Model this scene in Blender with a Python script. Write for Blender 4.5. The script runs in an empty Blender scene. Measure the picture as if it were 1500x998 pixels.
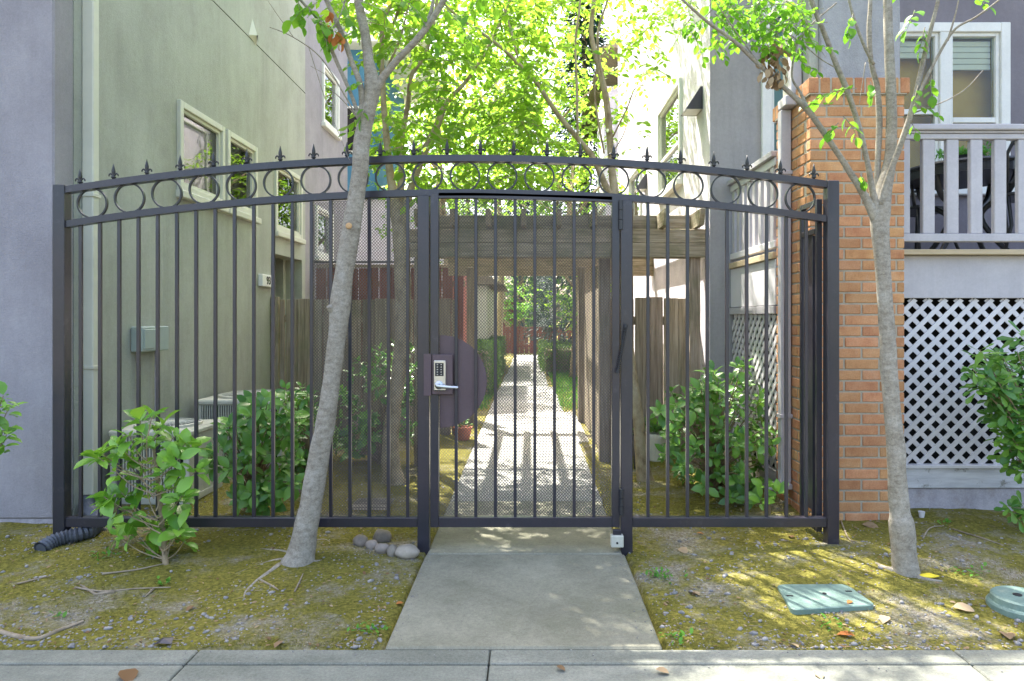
import bpy, math, random
import numpy as np
from mathutils import Vector, Matrix, noise
R = random.Random(7)
rad = math.radians
sc = bpy.context.scene
COL = sc.collection

# ------------------------------------------------------------------ camera
F = 1000.0; CX, CY, EYE = 775.0, 466.0, 1.27
cd = bpy.data.cameras.new("camera"); cam = bpy.data.objects.new("camera", cd); COL.objects.link(cam)
cam.location = (0, 0, EYE); cam.rotation_euler = (rad(90), 0, 0)
cd.sensor_width = 36; cd.lens = 24.0
cd.shift_x = (750 - CX) / 1500; cd.shift_y = -(499 - CY) / 1500
cd.clip_start = 0.05; cd.clip_end = 1500
sc.camera = cam
# ------------------------------------------------------------------ world, sun, exposure
SUN_EL, SUN_AZ = 58.0, 28.0          # azimuth: degrees left of +Y
w = bpy.data.worlds.new("World"); sc.world = w; w.use_nodes = True
nt = w.node_tree; nt.nodes.clear()
sky = nt.nodes.new("ShaderNodeTexSky"); sky.sky_type = 'NISHITA'; sky.sun_disc = False
sky.sun_elevation = rad(SUN_EL); sky.sun_rotation = rad(-SUN_AZ)
sky.air_density = 1.0; sky.dust_density = 5.0; sky.ozone_density = 0.0
bg = nt.nodes.new("ShaderNodeBackground"); bg.inputs[1].default_value = 0.15
ow = nt.nodes.new("ShaderNodeOutputWorld")
nt.links.new(sky.outputs[0], bg.inputs[0]); nt.links.new(bg.outputs[0], ow.inputs[0])
sl = bpy.data.lights.new("sun", 'SUN'); sl.energy = 4.2; sl.angle = rad(0.6); sl.color = (1.0, 0.95, 0.86)
so = bpy.data.objects.new("sun", sl); COL.objects.link(so)
tos = Vector((-math.sin(rad(SUN_AZ)) * math.cos(rad(SUN_EL)), math.cos(rad(SUN_AZ)) * math.cos(rad(SUN_EL)), math.sin(rad(SUN_EL))))
so.rotation_euler = tos.to_track_quat('Z', 'Y').to_euler(); so.location = (0, 0, 30)
sc.view_settings.view_transform = 'Standard'; sc.view_settings.look = 'None'
sc.view_settings.gamma = 1.0; sc.view_settings.exposure = 2.42
sc.cycles.max_bounces = 10; sc.cycles.diffuse_bounces = 5; sc.cycles.transparent_max_bounces = 12

# ------------------------------------------------------------------ helpers
def P(px, py, Y): return Vector(((px - CX) * Y / F, Y, EYE - (py - CY) * Y / F))
def sstep(a, b, x):
    t = min(1, max(0, (x - a) / (b - a))); return t * t * (3 - 2 * t)
def H(x, y):
    """height of the soil"""
    if x < 0: s = 0.065 * sstep(0.7, 2.7, -x)
    else: s = 0.05 * sstep(0.7, 1.9, x)
    s *= sstep(2.62, 3.7, y)
    n = noise.fractal(Vector((x * 1.7, y * 1.7, 0)), 1.0, 2.0, 4) * 0.014 + noise.noise(Vector((x * 9, y * 9, 3))) * 0.004
    edge = sstep(0.52, 0.75, abs(x + 0.02))
    z = s + n * edge - 0.006
    if -0.56 < x < 0.53: z = -0.05
    if y < 2.63: z = -0.07
    return z
def gp(px, py, dz=0.0):
    z = 0.0
    for _ in range(6):
        Y = (EYE - z) / ((py - CY) / F); X = (px - CX) * Y / F; z = H(X, Y)
    return Vector((X, Y, z + dz))

class MB:
    def __init__(s): s.v = []; s.f = []
    def add(s, vs, fs):
        n = len(s.v); s.v += [tuple(v) for v in vs]; s.f += [tuple(i + n for i in f) for f in fs]
    def box(s, x0, y0, z0, x1, y1, z1, b=0.0, M=None):
        lo = (min(x0, x1), min(y0, y1), min(z0, z1)); hi = (max(x0, x1), max(y0, y1), max(z0, z1))
        b = min(b, 0.45 * min(hi[i] - lo[i] for i in range(3)))
        vs = []; fs = []
        if b <= 0:
            for k in range(8): vs.append(((lo, hi)[k & 1][0], (lo, hi)[k >> 1 & 1][1], (lo, hi)[k >> 2 & 1][2]))
            fs = [(0, 2, 3, 1), (4, 5, 7, 6), (0, 1, 5, 4), (2, 6, 7, 3), (0, 4, 6, 2), (1, 3, 7, 5)]
        else:
            idx = {}
            for k in range(8):
                sg = (k & 1, k >> 1 & 1, k >> 2 & 1)
                for a in range(3):
                    p = [((hi[i] - (b if i != a else 0)) if sg[i] else (lo[i] + (b if i != a else 0))) for i in range(3)]
                    idx[(sg, a)] = len(vs); vs.append(tuple(p))
            c = Vector([(lo[i] + hi[i]) / 2 for i in range(3)])
            def face(ids):
                p = [Vector(vs[i]) for i in ids]
                nrm = (p[1] - p[0]).cross(p[2] - p[0]); m = sum(p, Vector()) / len(p)
                fs.append(tuple(ids) if nrm.dot(m - c) > 0 else tuple(reversed(ids)))
            for a in range(3):
                o = [i for i in range(3) if i != a]
                for sa in (0, 1):
                    ids = []
                    for (u, v_) in ((0, 0), (1, 0), (1, 1), (0, 1)):
                        sg = [0, 0, 0]; sg[a] = sa; sg[o[0]] = u; sg[o[1]] = v_; ids.append(idx[(tuple(sg), a)])
                    face(ids)
                for u in (0, 1):
                    for v_ in (0, 1):
                        g0 = [0, 0, 0]; g1 = [0, 0, 0]; g1[a] = 1
                        for g in (g0, g1): g[o[0]] = u; g[o[1]] = v_
                        face([idx[(tuple(g0), o[0])], idx[(tuple(g1), o[0])], idx[(tuple(g1), o[1])], idx[(tuple(g0), o[1])]])
            for k in range(8):
                sg = (k & 1, k >> 1 & 1, k >> 2 & 1); face([idx[(sg, 0)], idx[(sg, 1)], idx[(sg, 2)]])
        if M is not None: vs = [M @ Vector(v) for v in vs]
        s.add(vs, fs); return s
    def tube(s, pts, rs, seg=8, cap=True, lump=0.0, square=False):
        pts = [Vector(p) for p in pts]
        if not hasattr(rs, '__len__'): rs = [rs] * len(pts)
        n0 = len(s.v); prev = None; vs = []; fs = []
        for i, p in enumerate(pts):
            t = (pts[min(i + 1, len(pts) - 1)] - pts[max(i - 1, 0)])
            if t.length < 1e-9: t = Vector((0, 0, 1))
            t.normalize()
            if prev is None:
                a = Vector((1, 0, 0)) if abs(t.x) < 0.8 else Vector((0, 1, 0)); u = (a - t * a.dot(t)).normalized()
            else: u = (prev - t * prev.dot(t)).normalized()
            prev = u; v = t.cross(u)
            for k in range(seg):
                a = 2 * math.pi * (k + (0.5 if square else 0)) / seg
                r = rs[i]
                if lump: r *= 1 + lump * noise.noise(Vector((p.x * 14 + math.cos(a) * 1.2, p.y * 14 + math.sin(a) * 1.2, p.z * 9)))
                vs.append(p + (u * math.cos(a) + v * math.sin(a)) * r)
        for i in range(len(pts) - 1):
            for k in range(seg):
                a = i * seg + k; b = i * seg + (k + 1) % seg; fs.append((a, b, b + seg, a + seg))
        if cap: fs.append(tuple(range(seg - 1, -1, -1))); fs.append(tuple((len(pts) - 1) * seg + k for k in range(seg)))
        s.add(vs, fs); return s
    def lathe(s, prof, seg=16, c=(0, 0, 0)):
        vs = []; fs = []
        for (r, z) in prof:
            for k in range(seg):
                a = 2 * math.pi * k / seg; vs.append((c[0] + r * math.cos(a), c[1] + r * math.sin(a), c[2] + z))
        for i in range(len(prof) - 1):
            for k in range(seg):
                a = i * seg + k; b = i * seg + (k + 1) % seg; fs.append((a, b, b + seg, a + seg))
        fs.append(tuple(range(seg - 1, -1, -1))); fs.append(tuple((len(prof) - 1) * seg + k for k in range(seg)))
        s.add(vs, fs); return s
    def prism(s, poly, y0, y1, axis='Y'):
        """polygon (a,b) extruded: axis Y -> (a,y,b); axis X -> (x,a,b); axis Z -> (a,b,z)"""
        n = len(poly); vs = []
        for y in (y0, y1):
            for (a, b) in poly: vs.append((a, y, b) if axis == 'Y' else ((y, a, b) if axis == 'X' else (a, b, y)))
        fs = [tuple(range(n)), tuple(range(2 * n - 1, n - 1, -1))]
        for k in range(n): j = (k + 1) % n; fs.append((k, k + n, j + n, j))
        s.add(vs, fs); return s
    def mesh(s, name, mats, smooth=False, off=Vector()):
        me = bpy.data.meshes.new(name)
        me.from_pydata([(v[0] - off.x, v[1] - off.y, v[2] - off.z) for v in s.v], [], s.f)
        for m in (mats if isinstance(mats, (list, tuple)) else [mats]): me.materials.append(m)
        if smooth: me.polygons.foreach_set('use_smooth', [True] * len(me.polygons))
        me.validate(); me.update()
        return me

def wloc(o):
    p = Vector()
    while o is not None: p += o.location; o = o.parent
    return p
def thing(name, label, cat, loc=(0, 0, 0), group=None, kind=None):
    o = bpy.data.objects.new(name, None); COL.objects.link(o); o.location = loc; o.empty_display_size = 0.1
    if label: o['label'] = label
    if cat: o['category'] = cat
    if group: o['group'] = group
    if kind: o['kind'] = kind
    return o
def part(name, mb, m, parent, smooth=False, label=None, kind=None):
    off = wloc(parent) if parent else Vector()
    o = bpy.data.objects.new(name, mb.mesh(name, m, smooth, off)); COL.objects.link(o); o.parent = parent
    if label: o['label'] = label
    if kind: o['kind'] = kind
    return o
def inst(name, me, parent, loc, rot=(0, 0, 0), scale=(1, 1, 1)):
    o = bpy.data.objects.new(name, me); COL.objects.link(o)
    if parent: o.parent = parent; o.location = Vector(loc) - wloc(parent)
    else: o.location = loc
    o.rotation_euler = rot; o.scale = scale
    return o
def solo(name, mb, m, label, cat, base, smooth=False, group=None):
    base = Vector(base)
    o = bpy.data.objects.new(name, mb.mesh(name, m, smooth, base)); COL.objects.link(o); o.location = base
    o['label'] = label; o['category'] = cat
    if group: o['group'] = group
    return o
def struct(name, mb, m, smooth=False, parent=None):
    o = bpy.data.objects.new(name, mb.mesh(name, m, smooth)); COL.objects.link(o)
    if parent: o.parent = parent
    else: o['kind'] = 'structure'
    return o
def hook_autosmooth(o, ang=40):
    try:
        o.data.shade_auto_smooth if False else None
    except Exception: pass

# ------------------------------------------------------------------ materials
def mat(name, cols, scale=6.0, stretch=(1, 1, 1), detail=6, rough=0.6, metal=0.0, bump=0.2, bscale=60.0, bstretch=None,
        bdist=0.004, spec=0.4, rand=0.0, coat=0.0, blotch=None, ramp=(0.35, 0.65), streak=0.0, speck=0.0):
    m = bpy.data.materials.new(name); m.use_nodes = True; n = m.node_tree; N = n.nodes; L = n.links
    b = N['Principled BSDF']
    tc = N.new('ShaderNodeTexCoord'); oi = N.new('ShaderNodeObjectInfo')
    add = N.new('ShaderNodeVectorMath'); add.operation = 'MULTIPLY_ADD'
    add.inputs[1].default_value = (37.0, 71.0, 53.0)
    L.new(oi.outputs['Random'], add.inputs[0]); L.new(tc.outputs['Object'], add.inputs[2])
    src = add.outputs[0]
    mp = N.new('ShaderNodeMapping'); mp.inputs['Scale'].default_value = stretch; L.new(src, mp.inputs[0])
    nz = N.new('ShaderNodeTexNoise'); nz.inputs['Scale'].default_value = scale; nz.inputs['Detail'].default_value = detail
    nz.inputs['Roughness'].default_value = 0.62
    L.new(mp.outputs[0], nz.inputs['Vector'])
    cr = N.new('ShaderNodeValToRGB'); L.new(nz.outputs[0], cr.inputs[0])
    k = len(cols)
    while len(cr.color_ramp.elements) < k: cr.color_ramp.elements.new(0.5)
    for i, c in enumerate(cols):
        cr.color_ramp.elements[i].position = ramp[0] + (ramp[1] - ramp[0]) * (i / (k - 1) if k > 1 else 0)
        cr.color_ramp.elements[i].color = (*c, 1)
    out = cr.outputs[0]
    if blotch:   # (colour, scale, low, high, amount)
        n2 = N.new('ShaderNodeTexNoise'); n2.inputs['Scale'].default_value = blotch[1]; n2.inputs['Detail'].default_value = 7
        n2.inputs['Roughness'].default_value = 0.7; L.new(src, n2.inputs['Vector'])
        mr = N.new('ShaderNodeMapRange'); mr.inputs[1].default_value = blotch[2]; mr.inputs[2].default_value = blotch[3]
        mr.inputs[4].default_value = blotch[4]; L.new(n2.outputs[0], mr.inputs[0])
        mx = N.new('ShaderNodeMix'); mx.data_type = 'RGBA'; L.new(mr.outputs[0], mx.inputs[0]); L.new(out, mx.inputs[6])
        mx.inputs[7].default_value = (*blotch[0], 1); out = mx.outputs[2]
    for (amt, sc_, st_, lo, hi) in ((streak, 3.0, (2.2, 2.2, 0.22), .42, .75), (streak * .8, 30.0, (1, 1, 1), .35, .75), (speck, 420.0, (1, 1, 1), .38, .66), (speck * .8, 90.0, (1, 1, 1), .4, .7)):
        if not amt: continue
        m9 = N.new('ShaderNodeMapping'); m9.inputs['Scale'].default_value = st_; L.new(tc.outputs['Object'], m9.inputs[0])
        n9 = N.new('ShaderNodeTexNoise'); n9.inputs['Scale'].default_value = sc_; n9.inputs['Detail'].default_value = 6; n9.inputs['Roughness'].default_value = .7; L.new(m9.outputs[0], n9.inputs['Vector'])
        r9 = N.new('ShaderNodeMapRange'); r9.inputs[1].default_value = lo; r9.inputs[2].default_value = hi; r9.inputs[3].default_value = 1 + amt * .5; r9.inputs[4].default_value = 1 - amt; L.new(n9.outputs[0], r9.inputs[0])
        v9 = N.new('ShaderNodeVectorMath'); v9.operation = 'SCALE'; L.new(out, v9.inputs[0]); L.new(r9.outputs[0], v9.inputs['Scale']); out = v9.outputs[0]
    if rand:
        hs = N.new('ShaderNodeHueSaturation'); L.new(out, hs.inputs['Color'])
        a = N.new('ShaderNodeMapRange'); a.inputs[3].default_value = 1 - rand; a.inputs[4].default_value = 1 + rand
        L.new(oi.outputs['Random'], a.inputs[0]); L.new(a.outputs[0], hs.inputs['Value'])
        h = N.new('ShaderNodeMath'); h.operation = 'MULTIPLY'; h.inputs[1].default_value = 7.31; L.new(oi.outputs['Random'], h.inputs[0])
        fr = N.new('ShaderNodeMath'); fr.operation = 'FRACT'; L.new(h.outputs[0], fr.inputs[0])
        hr = N.new('ShaderNodeMapRange'); hr.inputs[3].default_value = 0.5 - rand * 0.06; hr.inputs[4].default_value = 0.5 + rand * 0.06
        L.new(fr.outputs[0], hr.inputs[0]); L.new(hr.outputs[0], hs.inputs['Hue'])
        out = hs.outputs[0]
    L.new(out, b.inputs['Base Color'])
    b.inputs['Roughness'].default_value = rough; b.inputs['Metallic'].default_value = metal
    b.inputs['Specular IOR Level'].default_value = spec; b.inputs['Coat Weight'].default_value = coat
    if bump:
        mp2 = N.new('ShaderNodeMapping'); mp2.inputs['Scale'].default_value = bstretch or stretch; L.new(src, mp2.inputs[0])
        n3 = N.new('ShaderNodeTexNoise'); n3.inputs['Scale'].default_value = bscale; n3.inputs['Detail'].default_value = 4
        L.new(mp2.outputs[0], n3.inputs['Vector'])
        bp = N.new('ShaderNodeBump'); bp.inputs['Strength'].default_value = bump; bp.inputs['Distance'].default_value = bdist
        L.new(n3.outputs[0], bp.inputs['Height']); L.new(bp.outputs[0], b.inputs['Normal'])
    return m

def leafmat(name, cdark, clight, trans, rough=0.45, tw=0.45, spec=0.35):
    m = bpy.data.materials.new(name); m.use_nodes = True; n = m.node_tree; N = n.nodes; L = n.links
    b = N['Principled BSDF']; out = N['Material Output']
    oi = N.new('ShaderNodeObjectInfo'); at = N.new('ShaderNodeAttribute'); at.attribute_name = 'var'
    ad = N.new('ShaderNodeMath'); ad.operation = 'ADD'; L.new(oi.outputs['Random'], ad.inputs[0]); L.new(at.outputs['Fac'], ad.inputs[1])
    fr = N.new('ShaderNodeMath'); fr.operation = 'FRACT'; L.new(ad.outputs[0], fr.inputs[0])
    mx = N.new('ShaderNodeMix'); mx.data_type = 'RGBA'; L.new(fr.outputs[0], mx.inputs[0])
    mx.inputs[6].default_value = (*cdark, 1); mx.inputs[7].default_value = (*clight, 1)
    L.new(mx.outputs[2], b.inputs['Base Color']); b.inputs['Roughness'].default_value = rough
    b.inputs['Specular IOR Level'].default_value = spec
    tr = N.new('ShaderNodeBsdfTranslucent')
    mx2 = N.new('ShaderNodeMix'); mx2.data_type = 'RGBA'; L.new(fr.outputs[0], mx2.inputs[0])
    mx2.inputs[6].default_value = (trans[0] * 0.6, trans[1] * 0.75, trans[2] * 0.7, 1); mx2.inputs[7].default_value = (*trans, 1)
    L.new(mx2.outputs[2], tr.inputs[0])
    ms = N.new('ShaderNodeMixShader'); ms.inputs[0].default_value = tw
    L.new(b.outputs[0], ms.inputs[1]); L.new(tr.outputs[0], ms.inputs[2]); L.new(ms.outputs[0], out.inputs[0])
    return m

def glassmat(name, tint=(0.9, 0.95, 0.95), refl=1.0, ior=1.3):
    m = bpy.data.materials.new(name); m.use_nodes = True; N = m.node_tree.nodes; L = m.node_tree.links
    N.remove(N['Principled BSDF']); out = N['Material Output']
    t = N.new('ShaderNodeBsdfTransparent'); t.inputs[0].default_value = (*tint, 1)
    g = N.new('ShaderNodeBsdfGlossy'); g.inputs['Roughness'].default_value = 0.01; g.inputs[0].default_value = (refl, refl, refl, 1)
    fz = N.new('ShaderNodeFresnel'); fz.inputs[0].default_value = ior
    ms = N.new('ShaderNodeMixShader'); L.new(fz.outputs[0], ms.inputs[0]); L.new(t.outputs[0], ms.inputs[1]); L.new(g.outputs[0], ms.inputs[2])
    L.new(ms.outputs[0], out.inputs[0]); return m

M = {}
M['metal'] = mat('painted_iron', [(0.018, 0.021, 0.032), (0.036, 0.030, 0.040)], 1.5, rough=0.3, bump=0.12, bscale=90, bdist=0.001, spec=0.6,
                 blotch=((0.10, 0.095, 0.11), 9, 0.60, 0.75, 0.5), streak=0.12, speck=0.12)
M['metal_low'] = M['metal']
M['finial'] = mat('cast_iron', [(0.018, 0.02, 0.024), (0.035, 0.036, 0.04)], 20, rough=0.4, bump=0.3, bscale=60, spec=0.5)
M['mesh'] = mat('expanded_metal', [(0.07, 0.063, 0.068), (0.11, 0.10, 0.105)], 8, rough=0.4, bump=0, spec=0.5)
M['plate'] = mat('plate_paint', [(0.085, 0.056, 0.068), (0.10, 0.068, 0.08)], 3, rough=0.38, bump=0.05, bscale=40, spec=0.5, streak=0.1, speck=0.12)
M['chrome'] = mat('satin_chrome', [(0.55, 0.56, 0.6), (0.65, 0.66, 0.7)], 8, rough=0.28, metal=1.0, bump=0.02)
M['button'] = mat('button_metal', [(0.4, 0.42, 0.45), (0.45, 0.46, 0.5)], 8, rough=0.3, metal=0.8, bump=0)
M['black'] = mat('black_plastic', [(0.015, 0.015, 0.018), (0.03, 0.03, 0.034)], 8, rough=0.45, bump=0.05)
M['pipe'] = mat('corrugated_plastic', [(0.05, 0.055, 0.07), (0.09, 0.10, 0.12)], 12, rough=0.4, bump=0.1)
M['stucco_lav'] = mat('lavender_stucco', [(0.275, 0.262, 0.282), (0.33, 0.316, 0.338)], 2.2, rough=0.9, bump=0.9, bscale=170, bdist=0.003, spec=0.1,
                      blotch=((0.40, 0.385, 0.40), 3, 0.5, 0.8, 0.5), streak=0.08, speck=0.10)
M['stucco_green'] = mat('grey_green_stucco', [(0.33, 0.342, 0.295), (0.405, 0.42, 0.365)], 1.6, rough=0.9, bump=0.9, bscale=150, bdist=0.003, spec=0.1,
                        stretch=(1, 1, 0.7), blotch=((0.25, 0.25, 0.21), 1.3, 0.5, 0.75, 0.55), streak=0.09, speck=0.10)
M['stucco_grey'] = mat('grey_stucco', [(0.30, 0.30, 0.31), (0.36, 0.36, 0.375)], 2.0, rough=0.9, bump=0.9, bscale=140, bdist=0.004, spec=0.1, streak=0.15, speck=0.12)
M['stucco_warm'] = mat('grey_smooth_stucco', [(0.30, 0.29, 0.285), (0.34, 0.33, 0.325)], 2.0, rough=0.9, bump=0.4, bscale=140, bdist=0.003, spec=0.1, streak=0.12, speck=0.05)
M['stucco_white'] = mat('pale_stucco', [(0.60, 0.57, 0.63), (0.70, 0.67, 0.72)], 6.0, rough=0.9, bump=1.0, bscale=110, bdist=0.006, spec=0.1,
                        blotch=((0.45, 0.42, 0.5), 45, 0.55, 0.7, 0.4), streak=0.08, speck=0.15)
M['purple_wall'] = mat('violet_grey_siding', [(0.18, 0.165, 0.185), (0.21, 0.195, 0.215)], 1.5, rough=0.8, bump=0.3, bscale=120, spec=0.15, streak=0.1, speck=0.05)
M['blue_wall'] = mat('blue_wall', [(0.045, 0.15, 0.24), (0.06, 0.19, 0.29)], 2, rough=0.8, bump=0.3, bscale=80)
M['trim'] = mat('lavender_trim', [(0.41, 0.39, 0.41), (0.47, 0.45, 0.465)], 3, rough=0.55, bump=0.1, bscale=30, rand=0.03,
                blotch=((0.33, 0.31, 0.35), 16, 0.62, 0.8, 0.4), streak=0.08, speck=0.06)
M['white_trim'] = mat('white_trim', [(0.66, 0.66, 0.62), (0.74, 0.74, 0.70)], 3, rough=0.5, bump=0.1, bscale=30, rand=0.03, streak=0.05, speck=0.05)
M['cream_trim'] = mat('cream_trim', [(0.52, 0.52, 0.44), (0.6, 0.6, 0.5)], 3, rough=0.5, bump=0.1, bscale=30)
M['lattice'] = mat('lattice_vinyl', [(0.56, 0.545, 0.56), (0.63, 0.61, 0.62)], 3, rough=0.5, bump=0.1, bscale=30, rand=0.05)
M['peeling'] = mat('peeling_white_board', [(0.42, 0.42, 0.44), (0.6, 0.6, 0.62)], 4, stretch=(1, 1, 8), rough=0.7, bump=0.5, bscale=20,
                   blotch=((0.18, 0.17, 0.14), 7, 0.56, 0.62, 0.85))
M['brick'] = mat('orange_brick', [(0.44, 0.205, 0.10), (0.52, 0.265, 0.13), (0.57, 0.315, 0.165)], 9, rough=0.9, bump=0.7, bscale=110, bdist=0.003, spec=0.1, rand=0.13,
                 blotch=((0.52, 0.34, 0.24), 14, 0.58, 0.75, 0.4), streak=0, speck=0.18)
M['mortar'] = mat('mortar', [(0.34, 0.30, 0.235), (0.44, 0.40, 0.315)], 20, rough=0.95, bump=0.8, bscale=140, spec=0.1)
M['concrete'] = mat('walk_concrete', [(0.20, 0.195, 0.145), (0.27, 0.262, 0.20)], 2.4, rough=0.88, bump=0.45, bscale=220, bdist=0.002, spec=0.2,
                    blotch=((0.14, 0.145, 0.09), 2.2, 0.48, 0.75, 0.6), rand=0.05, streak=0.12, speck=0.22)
M['concrete_far'] = mat('sunlit_concrete', [(0.27, 0.27, 0.25), (0.36, 0.355, 0.325)], 2.4, rough=0.88, bump=0.3, bscale=220, bdist=0.002, rand=0.05, speck=.1)  # walk concrete with a lighter base colour, so the far slabs read as sunlit
M['sidewalk'] = mat('sidewalk_concrete', [(0.165, 0.172, 0.142), (0.25, 0.255, 0.215)], 3.2, stretch=(0.5, 1.6, 1), rough=0.88, bump=0.5, bscale=200, bdist=0.002, spec=0.2,
                    blotch=((0.115, 0.125, 0.105), 5, 0.5, 0.72, 0.6), rand=0.04, streak=0.1, speck=0.3)
M['asphalt'] = mat('asphalt', [(0.045, 0.045, 0.047), (0.065, 0.065, 0.065)], 30, rough=0.9, bump=0.8, bscale=300)
M['footing'] = mat('footing_concrete', [(0.36, 0.34, 0.38), (0.46, 0.43, 0.46)], 4, rough=0.9, bump=0.6, bscale=80,
                   blotch=((0.25, 0.2, 0.16), 6, 0.5, 0.7, 0.6), streak=0.2, speck=0.15)
M['wood_grey'] = mat('weathered_wood', [(0.17, 0.135, 0.09), (0.27, 0.22, 0.155), (0.36, 0.305, 0.23)], 9, stretch=(6, 6, 0.35), rough=0.9, bump=0.8, bscale=14,
                     bdist=0.004, rand=0.22, blotch=((0.13, 0.14, 0.07), 3, 0.5, 0.7, 0.6))
M['wood_beam'] = mat('weathered_beam', [(0.22, 0.175, 0.115), (0.34, 0.275, 0.19), (0.44, 0.365, 0.27)], 9, stretch=(0.4, 5, 7), rough=0.9, bump=0.8, bscale=14,
                     bdist=0.004, rand=0.1, blotch=((0.13, 0.14, 0.06), 3, 0.48, 0.68, 0.7))
M['wood_raft'] = mat('weathered_rafter', [(0.23, 0.185, 0.125), (0.36, 0.295, 0.21)], 9, stretch=(5, 0.4, 5), rough=0.9, bump=0.8, bscale=14,
                     rand=0.15, blotch=((0.14, 0.16, 0.06), 3, 0.48, 0.68, 0.7))
M['wood_red'] = mat('red_stained_wood', [(0.13, 0.05, 0.035), (0.20, 0.075, 0.05)], 8, stretch=(5, 5, 0.4), rough=0.8, bump=0.5, bscale=14, rand=0.12)
M['wood_tan'] = mat('tan_sill', [(0.42, 0.33, 0.2), (0.52, 0.42, 0.28)], 8, stretch=(0.4, 5, 5), rough=0.8, bump=0.4, bscale=14)
M['wood_pink'] = mat('sunlit_red_wood', [(0.5, 0.2, 0.16), (0.58, 0.26, 0.21)], 8, stretch=(5, 5, 0.4), rough=0.8, bump=0.4, bscale=14)  # red fence wood with the sunlight put into its base colour
M['bark'] = mat('grey_bark', [(0.22, 0.19, 0.15), (0.29, 0.26, 0.21), (0.34, 0.31, 0.26)], 26, stretch=(1, 1, 2.2), rough=0.9, bump=0.5, bscale=60,
                bstretch=(1, 1, 2.4), bdist=0.002, spec=0.15, blotch=((0.44, 0.42, 0.37), 7, 0.5, 0.7, 0.55), streak=0.0, speck=0.3)
M['bark2'] = mat('tan_bark', [(0.22, 0.17, 0.10), (0.36, 0.29, 0.18), (0.43, 0.36, 0.24)], 14, stretch=(1, 1, 0.7), rough=0.9, bump=0.8, bscale=30, bdist=0.005, spec=0.15, streak=0.0, speck=0.15)
M['stem'] = mat('shrub_stem', [(0.22, 0.17, 0.1), (0.32, 0.25, 0.16)], 20, rough=0.85, bump=0.4)
M['root'] = mat('bare_root', [(0.20, 0.16, 0.11), (0.33, 0.275, 0.20)], 20, rough=0.9, bump=0.5, bscale=50)
M['ac'] = mat('condenser_beige', [(0.50, 0.49, 0.41), (0.57, 0.56, 0.47)], 4, rough=0.5, bump=0.05, blotch=((0.35, 0.32, 0.25), 6, 0.58, 0.8, 0.4), streak=0.12, speck=0.05)
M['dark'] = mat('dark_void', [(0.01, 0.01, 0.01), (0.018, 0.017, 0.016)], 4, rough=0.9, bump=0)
M['box_grey'] = mat('utility_grey_green', [(0.30, 0.36, 0.34), (0.36, 0.42, 0.39)], 4, rough=0.5, bump=0.05)
M['lid'] = mat('green_plastic_lid', [(0.12, 0.19, 0.165), (0.17, 0.25, 0.215)], 7, rough=0.5, bump=0.4, bscale=120, blotch=((0.35, 0.37, 0.28), 12, 0.58, 0.72, 0.6), streak=0.1, speck=0.12)
M['stone'] = mat('river_stone', [(0.19, 0.17, 0.14), (0.34, 0.295, 0.24)], 10, rough=0.8, bump=0.4, bscale=60, rand=0.3)
M['pebble'] = mat('gravel', [(0.16, 0.16, 0.165), (0.34, 0.32, 0.30)], 30, rough=0.85, bump=0.2, ramp=(0.4, 0.6))
M['terra'] = mat('terracotta', [(0.38, 0.12, 0.06), (0.45, 0.16, 0.09)], 6, rough=0.8, bump=0.1)
M['pot_white'] = mat('cream_pot', [(0.6, 0.6, 0.5), (0.68, 0.67, 0.57)], 6, rough=0.4, bump=0.05)
M['curtain'] = mat('brown_interior', [(0.46, 0.25, 0.04), (0.56, 0.34, 0.07)], 2, rough=0.9, bump=0)
M['blind'] = mat('white_blind', [(0.66, 0.60, 0.46), (0.72, 0.66, 0.52)], 2, rough=0.7, bump=0)
M['glass'] = glassmat('window_glass')
M['glass2'] = glassmat('coated_glass', ior=2.3)
M['deadleaf'] = leafmat('dead_leaf', (0.16, 0.085, 0.035), (0.40, 0.30, 0.18), (0.2, 0.1, 0.03), rough=0.8, tw=0.15)
M['orangeleaf'] = leafmat('orange_dead_leaf', (0.45, 0.15, 0.04), (0.55, 0.22, 0.06), (0.5, 0.2, 0.04), rough=0.8, tw=0.3)
M['yellow'] = mat('yellow_plastic', [(0.72, 0.55, 0.02), (0.8, 0.62, 0.03)], 6, rough=0.5, bump=0.05)
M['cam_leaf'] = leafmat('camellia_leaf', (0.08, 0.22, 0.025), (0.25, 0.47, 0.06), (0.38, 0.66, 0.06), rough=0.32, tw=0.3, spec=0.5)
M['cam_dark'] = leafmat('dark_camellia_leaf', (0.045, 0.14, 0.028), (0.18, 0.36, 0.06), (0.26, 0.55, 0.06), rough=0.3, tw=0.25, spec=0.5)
M['tree_leaf'] = leafmat('spring_leaf', (0.09, 0.20, 0.02), (0.18, 0.32, 0.035), (0.36, 0.58, 0.05), rough=0.5, tw=0.58)
M['tree_leaf2'] = leafmat('fresh_leaf', (0.08, 0.24, 0.02), (0.15, 0.34, 0.03), (0.28, 0.56, 0.04), rough=0.45, tw=0.45)
M['conifer'] = leafmat('conifer_needles', (0.012, 0.05, 0.04), (0.03, 0.09, 0.06), (0.03, 0.09, 0.05), rough=0.6, tw=0.15)
M['hedge'] = leafmat('hedge_leaf', (0.05, 0.12, 0.02), (0.13, 0.25, 0.04), (0.25, 0.4, 0.06), rough=0.5, tw=0.3)
M['pitt'] = leafmat('pittosporum_leaf', (0.045, 0.15, 0.025), (0.18, 0.34, 0.045), (0.2, 0.42, 0.05), rough=0.35, tw=0.25, spec=0.45)
M['mossblade'] = leafmat('moss_blade', (0.12, 0.115, 0.016), (0.24, 0.225, 0.035), (0.18, 0.18, 0.03), rough=0.8, tw=0.2)
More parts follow.
